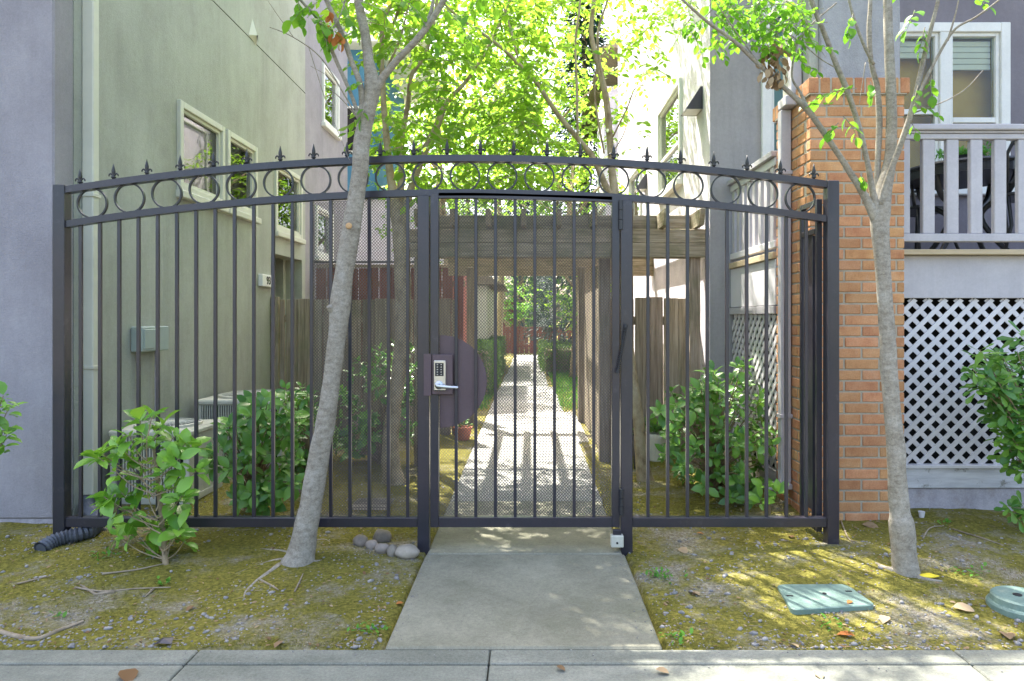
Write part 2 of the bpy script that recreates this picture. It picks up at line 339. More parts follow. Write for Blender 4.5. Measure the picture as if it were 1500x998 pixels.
M['weed'] = leafmat('weed_leaf', (0.06, 0.2, 0.02), (0.13, 0.33, 0.03), (0.2, 0.45, 0.05), rough=0.5, tw=0.3)

def ground_mat():
    m = bpy.data.materials.new('moss_and_soil'); m.use_nodes = True; N = m.node_tree.nodes; L = m.node_tree.links
    b = N['Principled BSDF']; tc = N.new('ShaderNodeTexCoord')
    def nz(scale, det=8, ro=0.65, st=None):
        t = N.new('ShaderNodeTexNoise'); t.inputs['Scale'].default_value = scale; t.inputs['Detail'].default_value = det; t.inputs['Roughness'].default_value = ro
        L.new(tc.outputs['Object'], t.inputs['Vector']); return t.outputs[0]
    def ramp(src, els):
        r = N.new('ShaderNodeValToRGB'); L.new(src, r.inputs[0])
        while len(r.color_ramp.elements) < len(els): r.color_ramp.elements.new(0.5)
        for e, (p, c) in zip(r.color_ramp.elements, els): e.position = p; e.color = (*c, 1) if len(c) == 3 else c
        return r.outputs[0]
    def mix(f, a, b_):
        x = N.new('ShaderNodeMix'); x.data_type = 'RGBA'; L.new(f, x.inputs[0]); L.new(a, x.inputs[6]); L.new(b_, x.inputs[7]); return x.outputs[2]
    moss = ramp(nz(55), [(0.3, (0.075, 0.07, 0.018)), (0.5, (0.165, 0.15, 0.032)), (0.7, (0.28, 0.25, 0.055))])
    soil = ramp(nz(70), [(0.3, (0.10, 0.085, 0.06)), (0.48, (0.23, 0.205, 0.155)), (0.7, (0.42, 0.385, 0.31))])
    vo = N.new('ShaderNodeTexVoronoi'); vo.inputs['Scale'].default_value = 75; L.new(tc.outputs['Object'], vo.inputs['Vector'])
    grav = ramp(vo.outputs['Color'], [(0.2, (0.13, 0.13, 0.13)), (0.6, (0.27, 0.26, 0.24)), (0.9, (0.42, 0.40, 0.37))])
    f1 = ramp(nz(1.9, 9, 0.72), [(0.37, (1, 1, 1)), (0.50, (0, 0, 0))])
    f2 = ramp(nz(4.5, 6, 0.7), [(0.53, (0, 0, 0)), (0.63, (1, 1, 1))])
    c = mix(f2, soil, grav); c = mix(f1, moss, c) if False else mix(f1, moss, c)
    L.new(c, b.inputs['Base Color']); b.inputs['Roughness'].default_value = 0.95; b.inputs['Specular IOR Level'].default_value = 0.1
    bp = N.new('ShaderNodeBump'); bp.inputs['Strength'].default_value = 1.0; bp.inputs['Distance'].default_value = 0.012
    L.new(nz(60, 6), bp.inputs['Height'])
    bp2 = N.new('ShaderNodeBump'); bp2.inputs['Strength'].default_value = 0.6; bp2.inputs['Distance'].default_value = 0.006
    L.new(vo.outputs['Distance'], bp2.inputs['Height']); L.new(bp.outputs[0], bp2.inputs['Normal']); L.new(bp2.outputs[0], b.inputs['Normal'])
    return m
M['ground'] = ground_mat()

# ------------------------------------------------------------------ ground
def lines(a, b, st): return list(np.arange(a, b - 1e-6, st))
gx = [-250, -120, -60, -30, -15, -9, -6, -4.5, -3.8] + lines(-3.3, 3.3, 0.03) + [3.3, 3.8, 4.5, 6, 9, 15, 30, 60, 120, 250]
gy = [-120, -60, -30, -12, -5, 0, 1.5, 2.3, 2.55, 2.6] + lines(2.64, 5.0, 0.03) + lines(5.0, 9, 0.12) + lines(9, 24, 1.0) + [24, 30, 45, 80, 150, 400]
mb = MB()
for y in gy:
    for x in gx: mb.v.append((x, y, H(x, y) if 2.63 <= y else (-0.07 if y > 1.6 else -0.30)))
nx = len(gx)
for j in range(len(gy) - 1):
    for i in range(nx - 1): a = j * nx + i; mb.f.append((a, a + 1, a + 1 + nx, a + nx))
struct('ground', mb, M['ground'], smooth=True)

# street, kerb and sidewalk in front (the sidewalk runs across the foot of the picture)
mb = MB(); mb.box(-60, -9, -0.30, 60, 0.60, -0.15); struct('road', mb, M['asphalt'])
mb = MB(); mb.box(-60, 0.60, -0.28, 60, 0.75, 0.0, 0.012); struct('kerb', mb, M['sidewalk'])
swk = thing('sidewalk', None, None, (0, 2.3, 0), kind='structure')
JX = [-60, -20, -9.0, -5.2, -3.1, -1.262, -0.148, 1.62, 3.1, 5.0, 9, 20, 60]
for i in range(len(JX) - 1):
    mb = MB(); mb.box(JX[i] + 0.0025, 2.508, -0.12, JX[i + 1] - 0.0025, 2.612, 0.002, 0.005); part('edge_strip', mb, M['sidewalk'], swk)
    mb = MB(); mb.box(JX[i] + 0.0025, 0.754, -0.12, JX[i + 1] - 0.0025, 2.50, 0.0, 0.005); part('slab', mb, M['sidewalk'], swk)
wk = thing('walkway', None, None, (0, 3, 0), kind='structure')
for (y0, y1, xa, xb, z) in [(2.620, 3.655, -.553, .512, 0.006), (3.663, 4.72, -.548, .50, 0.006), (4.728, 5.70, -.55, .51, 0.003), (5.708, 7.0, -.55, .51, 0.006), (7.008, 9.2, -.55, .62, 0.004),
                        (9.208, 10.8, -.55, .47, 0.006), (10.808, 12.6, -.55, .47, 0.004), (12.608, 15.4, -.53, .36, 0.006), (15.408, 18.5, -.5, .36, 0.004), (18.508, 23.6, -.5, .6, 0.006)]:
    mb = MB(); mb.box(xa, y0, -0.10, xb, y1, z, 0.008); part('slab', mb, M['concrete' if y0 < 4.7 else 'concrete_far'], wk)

# ------------------------------------------------------------------ leaves
def leaf_template(kind='cam'):
    if kind == 'cam':   # pointed oval, folded along the midrib and curled
        w_ = [0, .20, .27, .19, 0]; ys = [0, .25, .5, .78, 1.0]; droop = [0, .03, .02, -.04, -.13]
        vs = []; fs = []
        for i in range(5): vs.append((0, ys[i], droop[i]))
        for i in range(1, 4): vs.append((-w_[i], ys[i], droop[i] + .07))
        for i in range(1, 4): vs.append((w_[i], ys[i], droop[i] + .07))
        fs = [(0, 1, 5), (1, 2, 6, 5), (2, 3, 7, 6), (3, 4, 7), (0, 8, 1), (1, 8, 9, 2), (2, 9, 10, 3), (3, 10, 4)]
        return vs, fs
    if kind == 'oval':
        vs = [(0, 0, 0), (-.19, .3, .04), (-.2, .65, .02), (0, 1, -.1), (.2, .65, .02), (.19, .3, .04), (0, .48, -.02)]
        fs = [(0, 6, 1), (1, 6, 2), (2, 6, 3), (3, 6, 4), (4, 6, 5), (5, 6, 0)]
        return vs, fs
    if kind == 'spoon':
        vs = [(0, 0, 0), (-.09, .35, .02), (-.19, .75, .05), (-.08, .98, .0), (.08, .98, .0), (.19, .75, .05), (.09, .35, .02), (0, .6, -.02)]
        fs = [(0, 7, 1), (1, 7, 2), (2, 7, 3), (3, 7, 4), (4, 7, 5), (5, 7, 6), (6, 7, 0)]
        return vs, fs
    if kind == 'quad':
        return [(0, 0, 0), (-.25, .5, .03), (0, 1, -.05), (.25, .5, .03)], [(0, 3, 2, 1)]
    if kind == 'blade':
        return [(-.12, 0, 0), (.12, 0, 0), (0, 1, 0)], [(0, 1, 2)]
TPL = {k: leaf_template(k) for k in ('cam', 'oval', 'spoon', 'quad', 'blade')}
TM = {}
def tmesh(kind, m):
    k = (kind, m.name)
    if k not in TM:
        mb = MB(); mb.add(*TPL[kind]); TM[k] = mb.mesh('leaf', m, smooth=True)
    return TM[k]
def lx(pos, d, up, size, wid=1.0):
    d = Vector(d).normalized(); up = Vector(up); x = d.cross(up)
    if x.length < 1e-4: x = d.cross(Vector((1, .3, 0)))
    x.normalize(); z = x.cross(d)
    return (Vector(pos), d, x, z, size, wid)
def joined_leaves(name, kind, xfs, m, parent, kindtag='stuff'):
    tv, tf = TPL[kind]; tv = np.array(tv, float); n = len(tv); K = len(xfs); off = np.array(wloc(parent)) if parent else np.zeros(3)
    pos = np.array([x[0] for x in xfs]) - off; D = np.array([x[1] for x in xfs]); X = np.array([x[2] for x in xfs]); Z = np.array([x[3] for x in xfs])
    S = np.array([x[4] for x in xfs]); W = np.array([x[5] for x in xfs])
    V = pos[:, None, :] + S[:, None, None] * (tv[None, :, 0:1] * (X * W[:, None])[:, None, :] + tv[None, :, 1:2] * D[:, None, :] + tv[None, :, 2:3] * Z[:, None, :])
    me = bpy.data.meshes.new(name)
    me.vertices.add(K * n); me.vertices.foreach_set('co', V.astype(np.float32).ravel())
    lt = np.array([len(f) for f in tf]); flat = np.array([i for f in tf for i in f])
    allv = (flat[None, :] + (np.arange(K) * n)[:, None]).ravel(); tot = np.tile(lt, K)
    me.loops.add(len(allv)); me.loops.foreach_set('vertex_index', allv.astype(np.int32))
    me.polygons.add(len(tot)); st = np.concatenate([[0], np.cumsum(tot)[:-1]])
    me.polygons.foreach_set('loop_start', st.astype(np.int32)); me.polygons.foreach_set('loop_total', tot.astype(np.int32))
    me.polygons.foreach_set('use_smooth', np.ones(len(tot), bool))
    at = me.attributes.new('var', 'FLOAT', 'POINT'); rr = np.random.RandomState(len(xfs)).rand(K)
    at.data.foreach_set('value', np.repeat(rr, n).astype(np.float32))
    me.materials.append(m); me.update(calc_edges=True); me.validate()
    o = bpy.data.objects.new(name, me); COL.objects.link(o)
    if parent: o.parent = parent
    if kindtag: o['kind'] = kindtag
    return o
def vis_px(x):
    p = x[0]
    if p.y < 0.5: return 0
    px = CX + p.x * F / p.y; py = CY - (p.z - EYE) * F / p.y
    s = x[4] * F / p.y
    return s if (-20 < px < 1520 and -20 < py < 1010) else s * 0.01
def leaves(parent, kind, xfs, m, cap=300, rest='foliage'):
    xfs = sorted(xfs, key=lambda x: -vis_px(x)); me = tmesh(kind, m); n = 0; base = wloc(parent)
    while n < min(cap, len(xfs)) and vis_px(xfs[n]) >= 10: n += 1
    for x in xfs[:n]:
        o = bpy.data.objects.new('leaf', me); COL.objects.link(o); o.parent = parent
        p, d, xx, z, s, w_ = x; p = p - base
        o.matrix_local = Matrix(((xx.x * s * w_, d.x * s, z.x * s, p.x), (xx.y * s * w_, d.y * s, z.y * s, p.y), (xx.z * s * w_, d.z * s, z.z * s, p.z), (0, 0, 0, 1)))
    if len(xfs) > n: joined_leaves(rest, kind, xfs[n:], m, parent)
def rv(s=1.0): return Vector((R.uniform(-s, s), R.uniform(-s, s), R.uniform(-s, s)))

# ------------------------------------------------------------------ splines / trees
def spline(pts, rs, sub=6):
    P_ = [Vector(p) for p in pts]; out = []; ro = []
    for i in range(len(P_) - 1):
        p0 = P_[max(i - 1, 0)]; p1 = P_[i]; p2 = P_[i + 1]; p3 = P_[min(i + 2, len(P_) - 1)]
        for k in range(sub):
            t = k / sub
            out.append(0.5 * ((2 * p1) + (p2 - p0) * t + (2 * p0 - 5 * p1 + 4 * p2 - p3) * t * t + (3 * p1 - p0 - 3 * p2 + p3) * t ** 3))
            ro.append(rs[i] + (rs[i + 1] - rs[i]) * t)
    out.append(P_[-1]); ro.append(rs[-1]); return out, ro
def limb(mb, pl, seg=10, sub=6, lump=0.12, ws=1.0):
    """pl: list of (px,py,depth,width_px)"""
    pts = [P(a, b, y) for a, b, y, w_ in pl]; rs = [w_ * (ws + (1 - ws) * sstep(560, 760, b)) * y / F / 2 for a, b, y, w_ in pl]
    p, r = spline(pts, rs, sub); mb.tube(p, r, seg, lump=lump); return p, r

def spray(pos, d, L, n, size, out_leaves, twigs, up=Vector((0, 0, 1)), jit=0.5):
    """a drooping leafy twig"""
    d = Vector(d).normalized(); pts = []; p = Vector(pos); dd = d.copy(); st = L / 5
    for i in range(6):
        pts.append(p.copy()); p = p + dd * st; dd = (dd + Vector((R.uniform(-.15, .15), R.uniform(-.15, .15), -0.12))).normalized()
    if twigs is not None: twigs.tube(pts, [0.003, .0026, .0022, .0018, .0014, .001], 3, cap=False)
    for k in range(n):
        t = (k + 1) / n * 5; i = min(4, int(t - 1e-6)); q = pts[i].lerp(pts[i + 1], t - i)
        side = dd.cross(up); side = side.normalized() if side.length > 1e-3 else Vector((1, 0, 0))
        ld = (pts[i + 1] - pts[i]).normalized() * 0.7 + side * (1 if k % 2 else -1) * 0.9 + rv(0.3) + Vector((0, 0, -0.25))
        if k == n - 1: ld = pts[5] - pts[4]
        u = up + rv(jit)
        out_leaves.append(lx(q, ld, u, size * R.uniform(0.7, 1.15), R.uniform(0.95, 1.35)))

# ================================================================== IRON FENCE
FY = 3.745; PX = FY / F                      # metres per pixel in the fence plane
def fx(px): return (px - CX) * PX
def fz(py): return EYE - (py - CY) * PX
ARC_R, ARC_X = 3701 * PX, fx(680)
def arc(x, top): return top - (ARC_R - math.sqrt(ARC_R ** 2 - (x - ARC_X) ** 2))
ZT, ZL = fz(233), fz(283)                    # crown heights of the top rail and the rail below the rings
fence = thing('iron_fence', 'arched dark iron fence with a row of rings and spear finials over the walkway', 'fence', (fx(775), FY, 0))
def sweep_rail(x0, x1, ztop, h, d, yc=FY, n=40):
    mb = MB(); vs = []; fs = []
    for i in range(n + 1):
        x = x0 + (x1 - x0) * i / n; z = arc(x, ztop); a = (x - ARC_X) / ARC_R
        nx_, nz_ = math.sin(a), math.cos(a)
        for (u, v) in ((-h / 2, -d / 2), (h / 2, -d / 2), (h / 2, d / 2), (-h / 2, d / 2)): vs.append((x + nx_ * u, yc + v, z + nz_ * u))
    for i in range(n):
        for k in range(4): a = i * 4 + k; b = i * 4 + (k + 1) % 4; fs.append((a, a + 4, b + 4, b))
    fs += [(0, 1, 2, 3), (n * 4 + 3, n * 4 + 2, n * 4 + 1, n * 4)]
    mb.add(vs, fs); return mb
PW = 0.0635
part('top_rail', sweep_rail(fx(99), fx(1209), ZT, 0.036, 0.050), M['metal'], fence)
part('ring_rail', sweep_rail(fx(99), fx(1209), ZL, 0.036, 0.042), M['metal'], fence)
for (a, b) in ((99, 612.5), (925.5, 1209)):
    mb = MB(); mb.box(fx(a), FY - .022, fz(771), fx(b), FY + .022, fz(757), 0.003); part('bottom_rail', mb, M['metal'], fence)
for (a, top, low) in ((82.5, 272, 812), (1209, 266, 812)):
    x = fx(a); mb = MB(); mb.box(x, FY - PW / 2, -0.25, x + PW, FY + PW / 2, fz(top), 0.003); part('post', mb, M['metal'], fence)
for a in (612.5, 908.6):
    x = fx(a); z = arc(x + PW / 2, ZL) - 0.014
    mb = MB(); mb.box(x, FY - PW / 2 + .002, -0.25, x + PW, FY + PW / 2 - .002, z, 0.003); part('gate_post', mb, M['metal'], fence)
# pickets share one unit mesh scaled to their height
mb = MB(); mb.box(-.0085, -.0085, 0, .0085, .0085, 1, 0.0012); picket_me = mb.mesh('picket', M['metal'])
left_p = [118.5 + 28.17 * i for i in range(18)]
right_p = [949 + 28.95 * i for i in range(9)]
for a in left_p + right_p:
    x = fx(a); z0 = fz(758); z1 = arc(x, ZL) - 0.012
    inst('picket', picket_me, fence, (x, FY, z0), scale=(1, 1, z1 - z0))
# rings: flat bar bent into a circle
mb = MB(); n = 40; ro, ri, d = 0.084, 0.0755, 0.0075; vs = []; fs = []
for k in range(n):
    a = 2 * math.pi * k / n
    for (r, y) in ((ro, -d), (ro, d), (ri, d), (ri, -d)): vs.append((r * math.cos(a), y, r * math.sin(a)))
for k in range(n):
    j = (k + 1) % n
    for q in range(4): fs.append((k * 4 + q, k * 4 + (q + 1) % 4, j * 4 + (q + 1) % 4, j * 4 + q))
mb.add(vs, fs); ring_me = mb.mesh('ring', M['finial'], smooth=False)
for i in range(20):
    x = fx(135.5 + 54.55 * i); z = (arc(x, ZT) + arc(x, ZL)) / 2
    inst('ring', ring_me, fence, (x, FY, z), rot=(0, (x - ARC_X) / ARC_R, 0))
# spear finials with two curled hooks and a collar
mb = MB(); mb.lathe([(.008, -.004), (.008, .012), (.013, .014), (.013, .021), (.007, .023), (.0055, .030), (.010, .040), (.0105, .052), (.007, .068), (.0012, .092)], 8)
for s in (-1, 1):
    pts = [(s * .004, 0, .024), (s * .014, 0, .036), (s * .021, 0, .036), (s * .026, 0, .029), (s * .026, 0, .022)]
    p, r = spline(pts, [.005, .005, .0045, .004, .002], 3); mb.tube(p, r, 6)
fin_me = mb.mesh('finial', M['finial'], smooth=True)
for i in range(23):
    x = fx(117.5 + 48.85 * i); z = arc(x, ZT) + 0.016
    inst('finial', fin_me, fence, (x, FY, z), rot=(0, 0, R.uniform(-.1, .1)), scale=(1, 1, 1))
# expanded metal sheet: zigzag strands joined (far too many to pick apart)
def expanded(x0, x1, z0, top, y, px=0.0165, pz=0.0180, w_=0.0017):
    mb = MB(); vs = mb.v; fs = mb.f; ncol = int((x1 - x0) / (px / 2))
    for c in range(ncol + 1):
        xc = x0 + c * px / 2; z = z0; i = 0; sgn = 1 if c % 2 else -1; base = len(vs)
        ztop = top(xc)
        while z < ztop:
            x = xc + sgn * (px / 4 - .0004) * (1 if i % 2 else -1)
            vs.append((x - w_, y - .0012, z)); vs.append((x + w_, y - .0012, z)); vs.append((x + w_, y + .0012, z)); vs.append((x - w_, y + .0012, z))
            if i:
                a = base + (i - 1) * 4
                for q in range(4): fs.append((a + q, a + (q + 1) % 4, a + 4 + (q + 1) % 4, a + 4 + q))
            z += pz / 2; i += 1
    return mb
part('mesh_panel', expanded(fx(457), fx(612), fz(757), lambda x: arc(x, ZL) - .018, FY + .022), M['mesh'], fence, kind='stuff', label='expanded metal mesh beside the gate')
# return panel running back to the brick pillar
rx = fx(1201) + 0.0
for (y0, y1) in ((3.785, 3.812), (4.0, 4.027)):
    rp = MB(); rp.box(rx, y0, H(rx, 4) + .05, rx + .03, y1, 1.93, .002); part('return_post', rp, M['metal'], fence)
for za in (1.90, H(rx, 4) + .05, 1.74):
    rp = MB(); rp.box(rx, 3.8155, za, rx + .03, 3.9995, za + .03, .002); part('return_rail', rp, M['metal'], fence)
rp = MB(); rp.box(rx + .012, 3.875, .18, rx + .016, 3.955, 1.74); part('return_sheet', rp, M['metal'], fence)
for ya in (3.855, 3.958):
    rp = MB(); rp.box(rx + .006, ya, .14, rx + .022, ya + .016, 1.735, .002); part('return_bar', rp, M['metal'], fence)

# ------------------------------------------------------------------ gate leaf
gate = thing('iron_gate', 'dark iron mesh gate leaf with keypad lock and half round shield plate', 'gate', (fx(908), FY, 0))
GX0, GX1 = fx(631), fx(907); GT = lambda x: fz(286.5) - max(0, (x - fx(700))) * 0.028
mb = MB()
mb.box(GX0, FY - .022, fz(771), fx(643), FY + .022, GT(GX0) + .006, .002); part('stile', mb, M['metal'], gate)
mb = MB(); mb.box(fx(896), FY - .022, fz(771), GX1, FY + .022, GT(GX1) + .008, .002); part('stile', mb, M['metal'], gate)
mb = MB(); n = 16; vs = []; fs = []
xa, xb = fx(643) + .0005, fx(896) - .0005
for i in range(n + 1):
    x = xa + (xb - xa) * i / n; z = GT(x)
    for (u, v) in ((-.017, -.021), (.011, -.021), (.011, .021), (-.017, .021)): vs.append((x, FY + v, z + u))
for i in range(n):
    for k in range(4): a = i * 4 + k; b = i * 4 + (k + 1) % 4; fs.append((a, a + 4, b + 4, b))
fs += [(0, 1, 2, 3), (n * 4 + 3, n * 4 + 2, n * 4 + 1, n * 4)]; mb.add(vs, fs); part('head_rail', mb, M['metal'], gate)
mb = MB(); mb.box(xa, FY - .021, fz(771), xb, FY + .021, fz(757), .002); part('bottom_rail', mb, M['metal'], gate)
for i in range(8):
    x = fx(668.4 + 28.75 * i); inst('picket', picket_me, gate, (x, FY, fz(757.5)), scale=(1, 1, GT(x) - .016 - fz(757.5)))
part('mesh_sheet', expanded(fx(643.5), fx(895.5), fz(756), lambda x: GT(x) - .016, FY + .014), M['mesh'], gate, kind='stuff', label='expanded metal mesh filling the gate')
# half-round shield plate behind the pickets
cx_, cz_, rr_ = fx(645), fz(559), 68 * PX
poly = [(fx(643.6), cz_ + rr_)] + [(cx_ + rr_ * math.sin(a), cz_ + rr_ * math.cos(a)) for a in np.linspace(0.02, math.pi - .02, 30)] + [(fx(643.6), cz_ - rr_)]
mb = MB(); mb.prism(poly, FY + .0095, FY + .0125); part('shield_plate', mb, M['plate'], gate)
mb = MB(); mb.box(fx(634), FY - .034, fz(577), fx(664), FY - .0225, fz(519), .003); mb.box(fx(622), FY - .036, fz(579), fx(633), FY - .033, fz(518), .001)
lockbox = part('lock_box', mb, M['plate'], gate)
mb = MB(); mb.box(fx(637), FY - .052, fz(571), fx(654.5), FY - .0342, fz(527.5), .004); lock = part('keypad_lock', mb, M['chrome'], gate)
mb = MB(); mb.box(fx(639.2), FY - .0545, fz(550), fx(651.6), FY - .0522, fz(531), .001); part('keypad', mb, M['black'], lock)
mb = MB(); mb.tube([(0, 0, 0), (0, -.004, 0)], .0042, 10); bt = mb.mesh('button', M['button'], smooth=False)
for r_ in range(5):
    for c_ in range(2): inst('button', bt, lock, (fx(642.8 + 5.4 * c_), FY - .0545, fz(533.2 + 3.6 * r_)), scale=(.9, 1, .8))
mb = MB(); mb.tube([(fx(645), FY - .05, fz(563)), (fx(645), FY - .066, fz(563))], [.024, .021], 20)
mb.tube([(fx(645), FY - .066, fz(563)), (fx(645), FY - .085, fz(563))], [.011, .011], 12)
p, r = spline([(fx(643), FY - .088, fz(563)), (fx(650), FY - .09, fz(564)), (fx(662), FY - .09, fz(565)), (fx(673.5), FY - .086, fz(565.5))], [.012, .011, .0095, .0085], 5); mb.tube(p, r, 10)
part('lever_handle', mb, M['chrome'], lock, smooth=True)
# hinge barrels, closing spring, foot lock
for (za, zb, hx) in ((295, 338, 908.2), (714, 752, 908.8)):
    mb = MB(); z0, z1 = fz(zb), fz(za); x = fx(hx)
    for k in range(3): mb.tube([(x, FY - .036, z0 + (z1 - z0) * (k + .03) / 3), (x, FY - .036, z0 + (z1 - z0) * (k + .97) / 3)], .0115, 12)
    part('hinge', mb, M['finial'], gate)
mb = MB(); A = Vector((fx(903), FY - .045, fz(544))); B = Vector((fx(915), FY - .045, fz(477))); ax = (B - A).normalized(); u = Vector((0, 1, 0)); v = ax.cross(u)
pts = [A + (B - A) * t + (u * math.cos(t * 2 * math.pi * 22) + v * math.sin(t * 2 * math.pi * 22)) * .0095 for t in np.linspace(0, 1, 22 * 10)]
mb.tube(pts, .0022, 5); mb.tube([A - ax * .006, A + ax * .012], .010, 8); mb.tube([B - ax * .012, B + ax * .006], .010, 8); mb.tube([A - ax * .01, B + ax * .01], .003, 6)
part('closer_spring', mb, M['finial'], gate)
mb = MB(); mb.box(fx(893), FY - .075, fz(796), fx(911), FY - .03, fz(779), .004)
fl = part('foot_lock', mb, M['ac'], gate); mb = MB(); mb.box(fx(896), FY - .06, fz(779), fx(908), FY - .034, fz(772), .002); part('bracket', mb, M['metal'], fl)
mb = MB(); mb.tube([(fx(901.5), FY - .079, fz(789)), (fx(901.5), FY - .0745, fz(789))], .006, 10); part('keyhole', mb, M['black'], fl)

# ================================================================== LEFT BUILDING
LX = -2.80; LYF = 4.18
lb = thing('stucco_house', 'tall grey green stucco house wall left of the gate with lavender front', 'house', (-4.5, 6, 0))
def wall_holes_x(mb, x0, x1, y0, y1, z0, z1, holes):
    """wall slab in the YZ plane with rectangular openings (ya,yb,za,zb)"""
    ys = sorted({y0, y1, *[h[0] for h in holes], *[h[1] for h in holes]}); zs = sorted({z0, z1, *[h[2] for h in holes], *[h[3] for h in holes]})
    for i in range(len(ys) - 1):
        for j in range(len(zs) - 1):
            yc, zc = (ys[i] + ys[i + 1]) / 2, (zs[j] + zs[j + 1]) / 2
            if any(h[0] < yc < h[1] and h[2] < zc < h[3] for h in holes): continue
            mb.box(x0, ys[i], zs[j], x1, ys[i + 1], zs[j + 1])
def wall_holes_y(mb, y0, y1, x0, x1, z0, z1, holes):
    xs = sorted({x0, x1, *[h[0] for h in holes], *[h[1] for h in holes]}); zs = sorted({z0, z1, *[h[2] for h in holes], *[h[3] for h in holes]})
    for i in range(len(xs) - 1):
        for j in range(len(zs) - 1):
            xc, zc = (xs[i] + xs[i + 1]) / 2, (zs[j] + zs[j + 1]) / 2
            if any(h[0] < xc < h[1] and h[2] < zc < h[3] for h in holes): continue
            mb.box(xs[i], y0, zs[j], xs[i + 1], y1, zs[j + 1])
LW = [(5.44, 6.22, 2.30, 3.00), (6.30, 6.97, 2.30, 3.00), (7.50, 8.36, 2.24, 2.98)]
GZ = 4.08
mb = MB(); wall_holes_x(mb, LX - .2, LX, LYF + .02, 8.54, -.1, GZ - .006, LW + [(7.40, 8.42, -.1, 1.98)])
part('side_wall', mb, M['stucco_green'], lb)
mb = MB(); mb.box(LX - .2, LYF + .02, GZ + .006, LX, 8.54, 11.0); part('side_wall', mb, M['stucco_green'], lb)
mb = MB(); mb.box(LX - .2, LYF + .02, GZ - .0058, LX - .010, 8.54, GZ + .0058); part('control_joint', mb, M['dark'], lb)
mb = MB(); mb.box(-9, LYF - .16, 0.085, LX + .0, LYF + .0195, 11.0, .01); part('front_wall', mb, M['stucco_lav'], lb)
mb = MB(); mb.box(-9, LYF - .15, -.2, LX - .01, LYF + .01, 0.084); part('footing', mb, M['footing'], lb)
mb = MB(); mb.box(-9, 8.34, -.2, LX - .2005, 8.54, 11.0); mb.box(-9, LYF + .02, 10.9, LX - .2005, 8.339, 11.0); part('back_wall', mb, M['stucco_green'], lb)
# recess behind the door opening and dark room behind the windows
mb = MB(); mb.box(LX - 1.4, 7.3, 2.0, LX - .201, 8.335, 2.05); mb.box(LX - 1.4, 7.25, -.1, LX - .201, 7.30, 2.05); mb.box(LX - 1.45, 7.301, -.1, LX - 1.401, 8.335, 1.999); part('entry_recess', mb, M['stucco_warm'], lb)
def win_x(parent, y0, y1, z0, z1, X, sgn, fr=.042, frame='white_trim', sill=True, split=None, pane='glass2', back='dark', proud=.03):
    """window in a wall facing +X (sgn 1) or -X (sgn -1)"""
    f = MB(); a, b = X + sgn * proud, X - sgn * .10
    f.box(a, y0 - .01, z0 - .01, b, y0 + fr, z1 + .01, .004); f.box(a, y1 - fr, z0 - .01, b, y1 + .01, z1 + .01, .004)
    f.box(a - sgn * .001, y0 + fr + .0005, z1 - fr, b, y1 - fr - .0005, z1 + .009, .004); f.box(a - sgn * .001, y0 + fr + .0005, z0 - .009, b, y1 - fr - .0005, z0 + fr, .004)
    s = .028; c, d_ = X + sgn * .006, X - sgn * .05
    for (q0, q1, r0, r1) in ((y0 + fr, y0 + fr + s, z0 + fr, z1 - fr), (y1 - fr - s, y1 - fr, z0 + fr, z1 - fr), (y0 + fr + s, y1 - fr - s, z1 - fr - s, z1 - fr), (y0 + fr + s, y1 - fr - s, z0 + fr, z0 + fr + s)):
        f.box(c, q0 + .0003, r0 + .0003, d_, q1 - .0003, r1 - .0003, .002)
    w_ = part('window', f, M[frame], parent)
    if split:
        g = MB(); g.box(c - sgn * .002, y0 + fr + s, split - .018, d_, y1 - fr - s, split + .018, .002); part('meeting_rail', g, M[frame], w_)
    g = MB(); g.box(X - sgn * .02, y0 + fr + s, z0 + fr + s, X - sgn * .026, y1 - fr - s, z1 - fr - s); part('pane', g, M[pane], w_)
    g = MB(); g.box(X - sgn * .30, y0 - .3, z0 - .3, X - sgn * .32, y1 + .3, z1 + .3); part('room_interior', g, M[back], w_)
    if sill:
        g = MB(); g.box(X - sgn * .02, y0 - .03, z0 - .07, X + sgn * .06, y1 + .03, z0 - .012, .006); part('sill', g, M[frame], w_)
    return w_
M['teal_room'] = mat('teal_curtain', [(0.13, 0.21, 0.19), (0.2, 0.33, 0.29)], 5, stretch=(1, 4, .4), rough=0.9, bump=0)
for (y0, y1, z0, z1) in LW: win_x(lb, y0, y1, z0, z1, LX, 1, back='teal_room', frame='cream_trim')
mb = MB(); mb.box(LX + .001, 4.27, .16, LX + .072, 4.335, 11, .006)
for z in (2.03, .95, 5.2): mb.box(LX + .0005, 4.262, z, LX + .080, 4.343, z + .02, .002)
part('downspout', mb, M['cream_trim'], lb)
# small broken stucco nest on the joint line
c = Vector((LX, 6.91, 4.13)); mb = MB()
mb.add([c + Vector((0, -.09, -.03)), c + Vector((0, .10, -.07)), c + Vector((0, .0, .17)), c + Vector((.05, .0, .0))], [(0, 1, 3), (1, 2, 3), (2, 0, 3), (0, 2, 1)])
nest = solo('mud_nest', mb, M['cream_trim'], 'small pale mud nest stuck on the upper joint line of the grey green wall', 'nest', c)
mb = MB(); mb.add([c + Vector((.052, -.02, -.01)), c + Vector((.03, .07, -.05)), c + Vector((.045, .03, .02))], [(0, 1, 2)]); part('opening', mb, M['dark'], nest)

